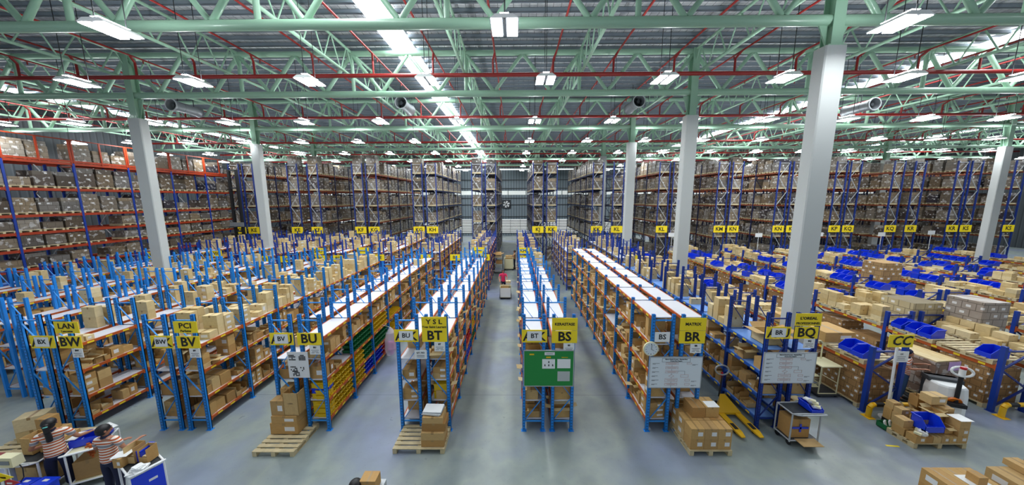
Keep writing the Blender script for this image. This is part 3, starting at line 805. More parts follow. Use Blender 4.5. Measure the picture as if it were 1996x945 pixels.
# small coloured parts bins of the BU rack
for (li, j), cs in {(0, 0): 'y', (1, 0): 'y', (0, 1): 'yb', (1, 1): 'yg', (0, 2): 'br', (1, 2): 'g', (2, 1): 'g', (2, 2): 'y', (0, 3): 'r', (1, 3): 'y', (2, 3): 'y'}.items():
    r = next(q for q in RUNS if q['key'] == 'RBU'); z0 = r['levels'][li]
    for row in range(3):
        for c in range(9):
            yy = r['y0'] + j*BAY + .1 + c*.143
            col = {'y': 'yel2', 'b': 'blue', 'g': 'gbin', 'r': 'rbin'}[cs[0] if c < 5 or len(cs) == 1 else cs[1]]
            if j >= 3 and row > 0: continue
            o = put(bin_mesh(col, .3, .112, .098), 'parts_bin', loc=(r['x0']+DEP-.19, yy, z0+.004+row*.155), rz=PI)
            tag(o, '%s parts bin, BU rack %s shelf, %s bay, %s row, %s along' % ({'yel2': 'yellow', 'blue': 'blue', 'gbin': 'green', 'rbin': 'red'}[col], ORD[li], ORD[j], ('bottom', 'middle', 'top')[row], ORD[c]), 'parts bin', 'coloured parts bins of the BU rack')
for (z0, n, cols) in ((.335, 3, ('yel2', 'yel2', 'yel2')), (.865, 3, ('yel2', 'blue', 'yel2'))):
    for i in range(n):
        t = MB().box((0, 0, .075), (.4, .3, .148)).box((0, 0, .13), (.42, .32, .02)).build('storage_box', [cols[i]], None, (-5.26, 7.72, z0+i*.152))
        tag(t, '%s storage box stacked %s behind the BU rack end, %s shelf' % ('blue' if cols[i] == 'blue' else 'yellow', ('lowest', 'middle', 'highest')[i], 'bottom' if z0 < .5 else 'second'), 'storage box', 'storage boxes at the BU rack end')
for i in range(2):
    t = MB().box((0, 0, .1), (.34, .3, .2)).box((0, 0, .19), (.36, .32, .03)).build('storage_box', ['yel2'], None, (-2.0, 7.74, .865+i*.215))
    tag(t, 'yellow storage box in the BT rack end, %s of two' % ('lower', 'upper')[i], 'storage box', 'storage boxes at the BT rack end')
# BT rack coloured bins deeper along the aisle
r = next(q for q in RUNS if q['key'] == 'RBT')
for j in (2, 3):
    for li, col in ((0, 'blue' if j == 2 else 'gbin'), (1, 'rbin' if j == 2 else 'yel2')):
        for row in range(2):
            for c in range(5):
                tag(put(bin_mesh(col, .3, .19, .13), 'parts_bin', loc=(r['x0']+DEP-.19, r['y0']+j*BAY+.16+c*.255, r['levels'][li]+.004+row*.19), rz=PI),
                    '%s parts bin, BT rack %s shelf, %s bay, %s row, %s along' % ({'yel2': 'yellow', 'blue': 'blue', 'gbin': 'green', 'rbin': 'red'}[col], ORD[li], ORD[j], ('bottom', 'top')[row], ORD[c]), 'parts bin', 'coloured parts bins of the BT rack')
# ---------------------------------------------------------------- pallets
def pallet_mesh(W=1.0, L=1.0, ns=7):
    def f():
        b = MB(); bw = .1
        for i in range(ns): b.box((0, -L/2+.05+i*(L-.1)/(ns-1), .125), (W, bw if ns < 9 else .08, .02))
        for sx in (-1, 0, 1):
            x = sx*(W/2-.05)
            b.box((x, 0, .1), (.1, L, .022)); b.box((x, 0, .008), (.1, L, .016))
            for sy in (-1, 0, 1): b.box((x, sy*(L/2-.06), .052), (.1, .12, .075))
        return b.mesh('pallet', ['wood'])
    return cached(('pal', W, L, ns), f)
PALL = [p for p in PALL if inframe(*p[:3], 80) and not any(abs(p[0]-c[0]) < .9 and abs(p[1]-c[1]) < .9 for c in COLS)]
PALL.sort(key=lambda q: q[0]**2+q[1]**2)
for x, y, z, rz, lb in PALL[:160]:
    tag(put(pallet_mesh(1.02, 1.2, 8), 'pallet', loc=(x, y, z+.001)), 'wooden pallet on the %s' % lb, 'pallet', 'pallets on the low rack beams')
m = MB()
for x, y, z, rz, lb in PALL[160:]: m.box((x, y, z+.1), (1.0, 1.15, .04)); m.box((x, y-.5, z+.04), (1, .1, .08)); m.box((x, y+.5, z+.04), (1, .1, .08))
if m.v: tag(m.build('distant_pallets', ['wood']), 'the remaining small wooden pallets on the beams deep among the low racks', 'pallets', kind='stuff')
def pallet(x, y, W, L, lb, ns=7, rz=0): return tag(put(pallet_mesh(W, L, ns), 'pallet', loc=(x, y, 0), rz=rz), lb, 'pallet')
def box(x, y, z, sx, sy, sz, lb, t='c', rz=0, grp=None, pale=False):
    o = tag(put(CMESH[(t, pale)], 'carton', loc=(x, y, z), rz=rz, scale=(sx, sy, sz)), lb, 'box', grp)
    return o
# ---------------------------------------------------------------- signs, cards, boards
def plate(t, x0, x1, z0, z1, y, m='yellow', name='plate', th=.012):
    return MB().b2((x0, y, z0), (x1, y+th, z1)).build(name, [m], t)
def sign(x, z, y, wd, ht, word, lb, size=None, bold=.006, sub=None, m='yellow', cat='sign', grp=None, hidden=None, card=None):
    t = thing('aisle_sign', (x, y, z), lb, cat, grp)
    t0, t = t, plate(t, -wd/2, wd/2, -ht/2, ht/2, 0, m)
    if hidden:
        for s, ch in zip((-1, 1), hidden): text(ch, (s*wd*.27, -.004, -.02), .34, 'ink', t, .006)
        t = MB().b2((-wd*.29, -.012, -ht*.36), (wd*.29, -.006, ht*.4)).build('paper_card', ['white'], t0)
        text(word, (0, -.016, .01), .17, 'ink', t, .003)
    elif sub:
        text(word, (0, -.004, .035), size or .2, 'ink', t, bold, sx=1.15); text(sub, (0, -.004, -.1), .082, 'ink', t, .002)
    else: text(word, (0, -.004, 0), size or .31, 'ink', t, bold)
    return t0
SY = 7.45
for wd, x0, x1, z0, z1, h, lb in (('BX', -12.62, -11.98, 2.37, 2.71, 'AV', 'yellow sign with a white BX card pasted over older letters'), ('BW', -9.45, -8.89, 2.37, 2.71, 'AK', 'yellow sign with a white BW card pasted over older letters'),
        ('BV', -6.33, -5.72, 2.46, 2.79, 'AU', 'yellow sign with a white BV card pasted over older letters'), ('BU', -3.1, -2.48, 2.55, 2.88, 'AK', 'yellow sign with a white BU card pasted over older letters'),
        ('BT', .18, .83, 2.535, 2.875, 'AK', 'yellow sign with a white BT card pasted over older letters'), ('BR', 6.5, 7.13, 2.58, 2.9, 'AU', 'yellow sign with a white BR card pasted over older letters')):
    sign((x0+x1)/2, (z0+z1)/2, SY+(.122 if wd == 'BR' else 0), x1-x0, z1-z0, wd, lb, hidden=h)
t = thing('paper_card', (3.77, SY, 2.68), 'white BS card on the rack beside the clock', 'card'); t = plate(t, -.19, .19, -.13, .13, 0, 'white'); text('BS', (0, -.004, 0), .19, 'ink', t, .003)
for wd, x0, x1, z0, z1, lb in (('BW', -11.87, -11.27, 2.37, 2.7, 'yellow aisle sign reading BW under the LAN sign'), ('BV', -8.77, -8.17, 2.37, 2.7, 'yellow aisle sign reading BV under the PCI sign'),
        ('BU', -5.62, -5.0, 2.46, 2.79, 'yellow aisle sign reading BU beside the white BV card'), ('BT', -2.38, -1.74, 2.55, 2.88, 'yellow aisle sign reading BT under the YSL sign'),
        ('BS', .95, 1.6, 2.52, 2.85, 'yellow aisle sign reading BS above the green board'), ('BR', 4.2, 4.86, 2.51, 2.85, 'yellow aisle sign reading BR beside the clock'),
        ('BQ', 7.23, 7.83, 2.58, 2.9, 'yellow aisle sign reading BQ on the navy rack')):
    y = SY+(.122 if wd == 'BQ' else 0)
    sign((x0+x1)/2, (z0+z1)/2, y, x1-x0, z1-z0, wd, lb, size=.34, bold=.009)
    t = thing('paper_notice', ((x0+x1)/2+.12, y+.01, z0-.14), 'small white paper notice below the yellow %s sign' % wd, 'notice'); t = plate(t, -.14, .14, -.125, .125, 0, 'white')
    text(wd, (0, -.004, .07), .06, 'ink', t, .003)
    MB().b2((-.1, -.004, -.01), (.1, 0, 0)).b2((-.08, -.004, -.05), (.08, 0, -.04)).b2((-.1, -.004, -.085), (-.02, 0, -.075)).b2((.02, -.004, -.085), (.1, 0, -.075)).build('printed_lines', ['greyink'], t)
for wd, sub, sz, x0, x1, z0, z1, lb in (('LAN', 'Lancome', .2, -11.9, -11.27, 2.78, 3.09, 'yellow brand sign lettered LAN above the BW sign'), ('PCI', 'Perfume', .2, -8.79, -8.18, 2.79, 3.1, 'yellow brand sign lettered PCI above the BV sign'),
        ('Y S L', 'Yves Saint Laurent', .17, -2.38, -1.74, 2.885, 3.22, 'yellow brand sign lettered YSL above the BT sign'), ('KERASTASE', None, .1, .95, 1.6, 2.86, 3.19, 'yellow brand sign lettered KERASTASE above the BS sign'),
        ('MATRIX', None, .11, 4.2, 4.86, 2.86, 3.19, 'yellow brand sign lettered MATRIX above the BR sign'), ("L'OREAL", 'PROFESSIONNEL', .1, 7.21, 7.87, 2.93, 3.26, 'yellow brand sign in two lines above the BQ sign')):
    sign((x0+x1)/2, (z0+z1)/2, SY+(.122 if wd[0] == "L" and wd[1] == "'" else 0), x1-x0, z1-z0, wd, lb, size=sz, bold=.004 if sub else .003, sub=sub)
def ksign(x, y, z, wd, ht, word, lb, size=None, m='yellow', sub=None): return sign(x, z, y, wd, ht, word, lb, size=size or ht*.8, bold=.012 if ht > .5 else .006, grp=None, m=m, sub=sub)
for (x, gap), (a, b) in zip(KX, KS):
    for s, nm, o in ((-1, a, b), (1, b, a)):
        if nm in ('KT', 'KM') and s > 0 or nm == 'KD' and s > 0: continue
        if (a, b) == ('KH', 'KJ'): continue
        ksign(x+s*(.98 if gap else .66), KY-.065, 3.2, 1.1, .66, nm, 'big yellow %s sign on the end of its tall rack, next to %s' % (nm, o), size=.5)
FY = 20.25
for nm, x, z, sub, lb in (('LRP', -24.6+.0, 2.5, None, 'yellow LRP sign near the base of the white column by the orange rack wall'), ('VIC', -20.1, 2.6, None, 'yellow VIC sign on the far block'), ('BA', -20.7, 2.05, None, 'yellow BA sign on the far block'),
        ('BB', -16.9, 2.2, None, 'yellow BB sign on the far block'), ('BC', -15.5, 2.2, None, 'yellow BC sign on the far block'), ('SHU', -13.2, 2.75, None, 'yellow SHU sign on the far block'), ('BC', -13.1, 2.25, None, 'yellow BC sign right below the SHU sign'),
        ('BD', -11.9, 2.25, None, 'yellow sign with a BD card on the far block'), ('BE', -9.1, 2.3, None, 'yellow sign with a BE card on the far block'), ('BF', -4.0, 2.3, None, 'yellow sign with a BF card on the far block'), ('BF', -6.0, 2.3, None, 'yellow BF sign beside the BF card of the far block'),
        ('KHL', .65, 2.75, 'Khaler', 'yellow KHL sign above the BG sign of the far block'), ('BG', .65, 2.2, None, 'yellow BG sign at the centre aisle'), ('BG', -2.0, 2.3, None, 'yellow sign across the centre aisle from the BG sign'),
        ('BH', 4.2, 2.2, None, 'yellow BH sign at the end of the BR rack line'), ('BJ', 7.9, 2.2, None, 'yellow BJ sign on the navy racks')):
    ksign(x, FY, z, .66 if len(nm) < 3 else .7, .42, nm, lb, size=.3)
for x, lb in ((-2.45, 'upper blank yellow sign with one small line beside the centre aisle'), (-10.2, 'blank yellow sign with one small line on the far block')):
    t = thing('brand_sign', (x, FY, 2.75), lb, 'sign'); plate(t, -.4, .4, -.24, .24, 0); MB().b2((-.25, -.005, -.02), (.25, 0, .02)).build('printed_lines', ['ink'], t)
# wall clock
t = thing('wall_clock', (3.49, 7.42, 2.37), 'round white wall clock on the upright beside the flow chart board', 'clock')
MB().tube((0, .04, 0), (0, 0, 0), .19, 28).build('case', ['cream'], t)
t = MB().tube((0, 0, 0), (0, -.006, 0), .165, 28).build('dial', ['board'], t)
m = MB()
for i in range(12):
    a = i*PI/6; m.bar((.12*math.sin(a), -.008, .12*math.cos(a)), (.145*math.sin(a), -.008, .145*math.cos(a)), .016, .004)
m.build('hour_marks', ['ink'], t)
MB().bar((0, -.012, 0), (.075, -.012, -.04), .014, .004).build('hour_hand', ['ink'], t)
MB().bar((0, -.014, 0), (.01, -.014, .12), .01, .004).build('minute_hand', ['ink'], t)
# process boards
def flow(x0, x1, z0, z1, y, lb, v):
    t = thing('process_board', ((x0+x1)/2, y, (z0+z1)/2), lb, 'board'); a, b = (x1-x0)/2, (z1-z0)/2
    pn = plate(t, -a, a, -b, b, 0, 'board', 'panel', .02)
    MB().b2((-a-.012, -.006, b-.012), (a+.012, .022, b+.008)).b2((-a-.012, -.006, -b-.008), (a+.012, .022, -b+.008)).b2((-a-.014, -.006, -b), (-a+.004, .022, b)).b2((a-.004, -.006, -b), (a+.014, .022, b)).build('panel_rim', ['galv'], t)
    t = pn
    text('Pick & Check Process - Physical Flow', (0, -.004, b-.06), .038, 'ink', t, .0015); text('Process Flow Diagram', (0, -.004, b-.105), .034, 'ink', t, .001)
    m = MB(); fr = MB()
    def rect(b_, cx, cz, w, h):
        for s in (-1, 1): b_.b2((cx-w, -.005, cz+s*h-.0022), (cx+w, -.001, cz+s*h+.0022)); b_.b2((cx+s*w-.0022, -.005, cz-h), (cx+s*w+.0022, -.001, cz+h))
    rect(m, 0, b-.083, .36, .05)
    zs = [b-.175-i*.115 for i in range(6)]
    for i, z in enumerate(zs):
        h = .03 if i != 4 else .042
        if i == 3:
            for p, q in (((-.07, z), (0, z+.04)), ((0, z+.04), (.07, z)), ((.07, z), (0, z-.04)), ((0, z-.04), (-.07, z))): fr.bar((p[0]-.1, -.003, p[1]), (q[0]-.1, -.003, q[1]), .005, .004)
        else: rect(fr, -.1, z, .16, h); fr.b2((-.24, -.005, z+.008), (.04, -.001, z+.014)); fr.b2((-.2, -.005, z-.012), (.0, -.001, z-.006))
        m.b2((-.102, -.005, z-.085), (-.098, -.001, z-h))
        m.b2((-a+.06, -.005, z+.0), (-a+.24-.03*(i % 2), -.001, z+.007)); m.b2((-a+.06, -.005, z-.02), (-a+.14, -.001, z-.013))
    rect(fr, .24, zs[3], .1, .035); rect(fr, .32, zs[4], .06, .025); rect(fr, .32, zs[5], .06, .025); rect(fr, .34, zs[0], .06, .02)
    m.b2((.06, -.005, zs[2]+.02), (.24, -.001, zs[2]+.024)); m.b2((.238, -.005, zs[3]+.04), (.242, -.001, zs[2]+.02))
    for i in (0, 4, 5): m.b2((.42, -.005, zs[i]-.03), (.56, -.001, zs[i]-.024)); m.b2((.42, -.005, zs[i]-.05), (.5, -.001, zs[i]-.044))
    m.build('printed_lines', ['greyink'], t); fr.build('chart_boxes', ['pinkink'], t)
flow(3.5, 4.83, 1.29, 2.14, 7.44, 'large white flow chart board below the clock on the BR rack', 0)
flow(6.52, 7.86, 1.35, 2.2, 7.56, 'large white flow chart board on the end of the navy BQ rack', 1)
# green notice board
t = thing('notice_board', (.88, 7.44, 1.825), 'green felt notice board with papers on the BS rack', 'board')
plate(t, -.64, .64, -.49, .49, 0, 'gboard', 'felt_panel', .02)
MB().b2((-.65, -.01, .485), (.65, .02, .505)).b2((-.65, -.01, -.505), (.65, .02, -.485)).b2((-.655, -.01, -.5), (-.635, .02, .5)).b2((.635, -.01, -.5), (.655, .02, .5)).build('board_rim', ['galv'], t)
for nm, x0, x1, z0, z1, mm, lb in (('paper_sheet', -.17, .16, .0, .26, 'white', 'sheet with a small organisation chart'), ('paper_sheet', .22, .56, .01, .26, 'white', 'blank white sheet'), ('title_strip', -.11, .15, .37, .45, 'label', None),
        ('name_tag', -.5, -.38, .37, .41, 'yel2', None), ('name_tag', -.07, .05, .29, .33, 'yel2', None), ('name_tag', .33, .49, .3, .315, 'yel2', None), ('plastic_sleeve', .23, .55, -.35, -.08, 'plastic', None)):
    o = MB().b2((x0, -.008, z0), (x1, -.002, z1)).build(nm, [mm], t)
    if lb: o['label'] = lb
m = MB()
for x, z in ((0, .19), (-.1, .1), (0, .1), (.1, .1)): m.b2((x-.012, -.012, z-.02), (x+.012, -.009, z+.02)); m.b2((x-.02, -.012, z-.03), (x+.02, -.009, z-.02))
m.build('printed_marks', ['ink'], t)
MB().b2((-.07, -.013, .405), (.1, -.009, .415)).build('printed_lines', ['greyink'], t)
# picture sheet on the BU rack, small card on BU/BT
t = thing('picture_sheet', (-5.66, 7.45, 1.91), 'white sheet of small black pictures hung on the BU rack end', 'notice'); t = plate(t, -.27, .27, -.36, .36, 0, 'label', 'sheet')
m = MB()
for gx, gz in ((-.14, .2), (.12, .2), (-.12, -.12), (.1, -.1), (-.07, -.24)):
    for i in range(5):
        for j in range(4):
            if R.random() < .7 and not (gx == .1 and (i in (0, 4) or j > 2)): m.b2((gx-.09+i*.036, -.005, gz-.07+j*.04), (gx-.09+i*.036+.028, -.001, gz-.07+j*.04+.03))
m.build('small_pictures', ['ink'], t)
t = thing('paper_notice', (-2.44, 7.45, 2.2), 'white notice card hung between the BU card and BT sign', 'notice'); t = plate(t, -.16, .16, -.12, .12, 0, 'white')
text('QT. NO', (0, -.004, .05), .06, 'ink', t, .002); MB().b2((-.1, -.004, -.03), (.1, 0, -.015)).b2((-.1, -.004, -.07), (.1, 0, -.055)).build('printed_lines', ['greyink'], t)
# CC sign on its leaning pole
t = thing('aisle_sign', (10.28, 8.0, 0), 'yellow CC sign on a leaning white pole beside the low pallet rack', 'sign')
MB().tube((.25, 0, .02), (.06, -.1, 2.3), .028, 10).build('pole', ['white'], t)
MB().tube((.25, 0, 0), (.25, 0, .03), .16, 16).build('foot', ['white'], t)
plate(t, -.24, .42, 2.2, 2.55, -.14)
text('CC', (.09, -.146, 2.375), .36, 'ink', t, .008, shear=.25)
t = thing('paper_notice', (10.95, 8.235, 1.72), 'white paper notice on the CC rack upright frame', 'notice'); t = plate(t, -.2, .2, -.16, .16, 0, 'white'); text('CC', (0, -.004, .08), .06, 'ink', t, .002)
MB().b2((-.12, -.004, -.0), (.12, 0, .012)).b2((-.1, -.004, -.05), (.1, 0, -.038)).b2((-.12, -.004, -.1), (.12, 0, -.088)).build('printed_lines', ['greyink'], t)
# white blank signs above the far low racks
for x, y, z, lb in ((14.2, 27.6, 2.75, 'small blank white sign on a stick before the KM racks'), (22.3, 28, 2.65, 'small blank white sign on a stick before the KN rack'), (27.8, 28, 2.7, 'small blank white sign on a stick before the KP rack'), (33.4, 28, 2.7, 'small blank white sign on a stick before the KR rack'), (38.4, 28.4, 2.8, 'small blank white sign on a stick before the KS rack')):
    t = thing('blank_sign', (x, y, 0), lb, 'sign'); plate(t, -.32, .32, z, z+.36, 0, 'white'); MB().tube((0, .02, 1.4), (0, .02, z+.1), .02, 6).build('stick', ['white'], t)
# ---------------------------------------------------------------- pallets and cartons standing on the floor
pallet(-5.88, 7.1, 1.02, .98, 'empty ended wooden pallet carrying five cartons before the BU rack')
box(-6.0, 7.42, .14, .72, .5, .3, 'wide brown carton at the bottom of the stack by the BU rack', 'cy')
box(-5.98, 7.4, .443, .66, .46, .2, 'flat brown carton second from the bottom of the stack by the BU rack', 'cy')
o = box(-5.78, 7.38, .646, .38, .36, .62, 'tall open topped brown carton with printed letters on the stack by the BU rack', 'cut', rz=PI/2)
t = text("L'OREAL", (0, 0, 0), .05, 'ink', None); t.parent = o; t.scale = (1/.38, 1, 1)
o.scale = (.36, .38, .62)
t.location = (-.53, 0, .55); t.rotation_euler = (PI/2, 0, -PI/2); t.scale = (2, 1.4, 1)
box(-6.15, 7.38, .646, .34, .34, .4, 'squat brown carton beside the tall open one by the BU rack', 'cy')
box(-6.05, 7.56, 1.05, .26, .3, .22, 'small upper carton behind the tall open one by the BU rack', 'c')
pallet(-2.37, 7.12, 1.27, .82, 'wooden pallet half covered by flat cartons before the BT rack', 6)
for i, (sx, sz, dx) in enumerate(((.56, .17, 0), (.56, .2, 0), (.58, .2, .02), (.5, .16, .0))):
    z = .14 + sum((.17, .2, .2)[:i]) + .003*i
    box(-2.03+dx, 6.98+.06*(i > 1), z, sx, .42, sz, 'flat brown carton, %s of the stack on the BT pallet' % ('lowest', 'second', 'third', 'topmost')[i], 'c')
t = MB()
for i in range(5): t.box((R.uniform(-.03, .03), R.uniform(-.02, .02), i*.018), (.46, .32, .016), i % 2, rz=R.uniform(-.15, .15))
tag(t.build('newspaper_bundle', ['white', 'grey'], None, (-2.05, 7.05, .905)), 'crumpled bundle of printed paper on top of the BT pallet cartons', 'paper')
pallet(4.75, 7.17, 1.02, .98, 'wooden pallet under the block of equal cartons before the BR rack')
for lz in range(2):
    for ix in range(3):
        for iy in range(3):
            box(4.42+ix*.33, 6.87+iy*.31, .14+lz*.272, .325, .3, .27, 'equal brown carton on the BR pallet, %s tier, %s column, %s row' % (ORD[lz], ORD[ix], ORD[iy]), ('cy' if iy == 0 else 'cn' if ix == 0 else 'c'), grp='equal cartons on the BR pallet')
for ix, iy in ((0, 0), (1, 0), (2, 0), (0, 1), (0, 2)):
    if ix in (1, 2): continue
for n, (px, py, pz) in enumerate(((4.6, 7.32, .687), (4.95, 7.34, .687), (4.6, 7.32, .687-.0))):
    if n == 2: continue
    box(px+.05, py, pz, .33, .42, .27, 'brown carton on the very top of the BR pallet, %s' % ('plain one', 'with a white sheet on it')[n], 'c')
tag(MB().b2((-.14, -.12, 0), (.16, .12, .004)).build('paper_sheet', ['white'], None, (5.02, 7.25, .9585)), 'white paper sheet lying on the top carton of the BR pallet', 'paper')
# pallet of mixed returns by the CC rack
pallet(10.56, 7.2, 1.3, .56, 'wooden pallet overloaded with mixed open cartons and a blue bin', 4)
tag(MB().b2((-.52, -.2, .04), (.52, .2, .13)).b2((-.52, -.2, 0), (-.4, .2, .04)).b2((.4, -.2, 0), (.52, .2, .04)).b2((-.06, -.2, 0), (.06, .2, .04)).build('plastic_pallet', ['black'], None, (10.8, 7.71, 0)), 'black plastic pallet behind the mixed carton pallet, against the yellow guard', 'pallet')
mix = [(10.06, 7.02, .14, .24, .2, .19, 'cy'), (10.28, 7.02, .14, .19, .18, .17, 'c'), (10.48, 7.02, .14, .19, .18, .17, 'c'), (10.68, 7.02, .14, .19, .18, .18, 'cy'), (10.87, 7.02, .14, .18, .18, .18, 'cy'), (11.09, 7.06, .14, .25, .26, .2, 'cy'),
       (11.09, 7.06, .343, .25, .26, .2, 'cy'), (11.09, 7.06, .546, .25, .26, .2, 'c'), (11.12, 7.36, .14, .26, .22, .55, 'c'), (11.12, 7.36, .693, .24, .22, .14, 'c'), (10.84, 7.1, .335, .2, .18, .16, 'op'),
       (10.82, 7.34, .14, .28, .24, .4, 'c'), (10.82, 7.34, .543, .26, .24, .2, 'op'), (10.55, 7.36, .14, .22, .22, .38, 'c'), (10.06, 7.28, .14, .26, .26, .2, 'cy'), (10.06, 7.3, .343, .24, .22, .2, 'c'), (10.32, 7.34, .14, .22, .22, .2, 'c')]
for i, b in enumerate(mix): box(*b[:6], '%s brown carton on the mixed returns pallet, %s of the pile' % (TN[b[6]], ORD[i]), b[6], rz=0, grp='cartons on the mixed returns pallet')
for i, b in enumerate([(10.4, 7.62, .132, .24, .18, .3, 'cy'), (10.4, 7.81, .132, .24, .18, .34, 'c'), (10.4, 7.62, .435, .2, .18, .16, 'cy'), (10.4, 7.81, .475, .2, .18, .18, 'c'), (10.68, 7.7, .132, .28, .3, .28, 'op'), (10.98, 7.66, .132, .26, .26, .34, 'op'),
                       (11.2, 7.72, .132, .2, .34, .7, 'c'), (10.68, 7.7, .58, .001, .001, .001, 'c'), (11.0, 7.8, .55, .18, .2, .3, 'cut')]):
    if b[3] < .01: continue
    box(*b[:6], '%s brown carton on the black pallet near the CC pole, %s one' % (TN[b[6]], ORD[i]), b[6], grp='cartons on the pallet near the CC pole')
box(11.0, 7.5, .86, .4, .24, .22, 'long labelled carton bridging the back of the mixed pallets', 'cy')
tag(MB().b2((-.15, -.15, 0), (.17, .12, .004)).build('paper_sheet', ['white'], None, (11.09, 7.06, .747)), 'white sheet on the corner stack of the mixed pallet', 'paper')
tag(put(bin_mesh('blue', .3, .46, .34), 'picking_bin', loc=(10.42, 7.12, .4), rz=PI/2), 'large blue picking bin among the mixed cartons before the CC rack', 'bin')
t = MB()
for i in range(9): t.box((R.uniform(-.11, .11), R.uniform(-.08, .08), .03+.03*(i//3)), (.12, .07, .05), i % 2, rz=R.uniform(0, 3))
tag(t.build('paper_bag_heap', ['white', 'cream'], None, (10.1, 7.03, .335)), 'loose white packets heaped on the corner of the mixed pallet', 'packets')
t = thing('green_crate', (10.06, 7.6, .02), 'small dark green crate with white tubes between the two mixed pallets', 'crate')
MB().b2((-.15, -.12, 0), (.15, .12, .01)).b2((-.15, -.12, 0), (-.14, .12, .14)).b2((.14, -.12, 0), (.15, .12, .14)).b2((-.15, -.12, 0), (.15, -.11, .14)).b2((-.15, .11, 0), (.15, .12, .14)).build('body', ['gbin'], t)
m = MB()
for i in range(6): m.tube((-.1+.04*i, -.07+.03*(i % 3), .02), (-.12+.045*i, -.02+.03*(i % 3), .2), .022, 6)
m.build('white_tubes', ['white'], t)
# two carton pallets cut by the bottom of the picture
pallet(8.38, 4.9, 1.0, .9, 'wooden pallet below the long low block of cartons near the bottom edge')
for i in range(2):
    for ix in range(3):
        for lz in range(3):
            box(8.06+ix*.31, 4.76+i*.4, .14+lz*.285, .305, .39, .283, 'brown carton in the long low block, %s tier, %s column, %s row' % (ORD[lz], ORD[ix], ORD[i]), 'cn' if ix == 0 else 'c', grp='cartons of the long low block')
tag(MB().b2((-.16, -.22, 0), (.24, .14, .004)).build('paper_sheet', ['white'], None, (8.45, 5.05, .9965)), 'white sheet under the single small box on the long low carton block', 'paper')
box(8.5, 5.05, 1.002, .17, .16, .15, 'single small box standing on a white sheet atop the long low block', 'c')
pallet(9.9, 4.9, 1.2, 1.0, 'wooden pallet below the stepped carton block at the corner')
for ix in range(3):
    for lz in range(3):
        for iy in range(2):
            box(9.4+ix*.42, 4.7+iy*.46, .14+lz*.285, .41, .45, .283, 'brown carton of the stepped corner block, %s tier, %s column, %s row' % (ORD[lz], ORD[ix], ORD[iy]), 'cn' if ix == 0 else 'cy', grp='cartons of the stepped corner block')
for i, (x, y, h) in enumerate(((10.15, 5.2, .34), (10.25, 4.75, .34), (9.75, 5.25, .12))): box(x, y, 1.0, .45 if i < 2 else .28, .42, h, 'upper carton on the stepped corner block, %s one' % ('tall rear', 'tall front', 'flat')[i], 'c')
# pallets and big cartons by the outer light blue racks
pallet(-12.35, 6.75, .95, .75, 'empty wooden pallet with five boards beside the women', 5, rz=.1)
pallet(-12.4, 7.1, 1.05, .9, 'wooden pallet under two long pale cartons near the BX rack', rz=.1) if 0 else None
box(-12.4, 7.12, .003, .5, .36, .4, 'big long pale carton standing on the floor near the BX rack', 'c', rz=.5, pale=True)
box(-12.4, 7.12, .408, .5, .36, .34, 'big long pale carton stacked on the lower one near the BX rack', 'c', rz=.5, pale=True)
pallet(-11.55, 7.02, .9, .75, 'wooden pallet poking out behind the woman with the ponytail', rz=.12)
box(-11.75, 6.95, .14, .42, .4, .3, 'brown carton on the pallet behind the woman with the ponytail', 'cy', rz=.1)
box(-11.8, 6.95, .445, .26, .24, .36, 'upright brown carton with a white label topping the stack near the BX rack', 'cy', rz=.05)
box(-11.4, 6.9, .14, .34, .36, .22, 'small labelled carton at the edge of the pallet behind the ponytail', 'cy', rz=.1)
# ---------------------------------------------------------------- carts
def wheels(t, pts, r=.06):
    for x, y in pts: MB().tube((x-.018, y, r), (x+.018, y, r), r, 12).build('wheel', ['black'], t)
def cart(x, y, rz, lb, W=.62, L=.85, Hh=.85, panel='blue', deck='dgrey', frame='white'):
    t = thing('order_cart', (x, y, 0), lb, 'cart', rz=rz); a, b = W/2, L/2
    m = MB()
    for sx in (-1, 1):
        for sy in (-1, 1): m.tube((sx*a, sy*b, .12), (sx*a, sy*b, Hh), .018, 8)
        m.tube((sx*a, -b, Hh), (sx*a, b, Hh), .018, 8); m.tube((sx*a, -b, .15), (sx*a, b, .15), .018, 8)
    for sy in (-1, 1): m.tube((-a, sy*b, Hh), (a, sy*b, Hh), .018, 8); m.tube((-a, sy*b, .15), (a, sy*b, .15), .018, 8)
    m.build('tube_frame', [frame], t)
    MB().path([(-a, -b, Hh), (-a, -b-.12, Hh+.06), (-a+.06, -b-.18, Hh+.09), (a-.06, -b-.18, Hh+.09), (a, -b-.12, Hh+.06), (a, -b, Hh)], .018, 8).build('push_handle', [frame], t)
    MB().b2((-a, -b, Hh-.03), (a, b, Hh-.012)).build('top_deck', [deck], t)
    MB().b2((-a, -b, .14), (a, b, .16)).build('lower_deck', [deck], t)
    if panel: MB().b2((-a, -b-.008, .2), (a, -b+.006, Hh-.06)).build('end_panel', [panel], t)
    wheels(t, [(sx*(a-.04), sy*(b-.06)) for sx in (-1, 1) for sy in (-1, 1)])
    return t
t = cart(-7.72, 5.57, 1.1, 'white tube cart with blue end panel beside the woman writing', .46, .7)
MB().b2((.0, -.362, .55), (.12, -.358, .6)).build('panel_label', ['label'], t)
box(-7.86, 5.62, .862, .22, .2, .34, 'upright open brown carton on the blue panelled cart', 'cut', rz=-PI/2)
box(-7.6, 5.62, .862, .2, .18, .3, 'second upright brown carton on the blue panelled cart', 'cut', rz=-PI/2)
box(-7.98, 5.5, .862, .16, .2, .2, 'small labelled carton under the papers on the blue panelled cart', 'cy')
tag(MB().box((0, 0, 0), (.26, .2, .005), rz=.3).box((.03, .02, .006), (.24, .2, .004), rz=.1).build('paper_pad', ['white'], None, (-8.0, 5.52, 1.07)), 'white papers the short haired woman is writing on', 'paper')
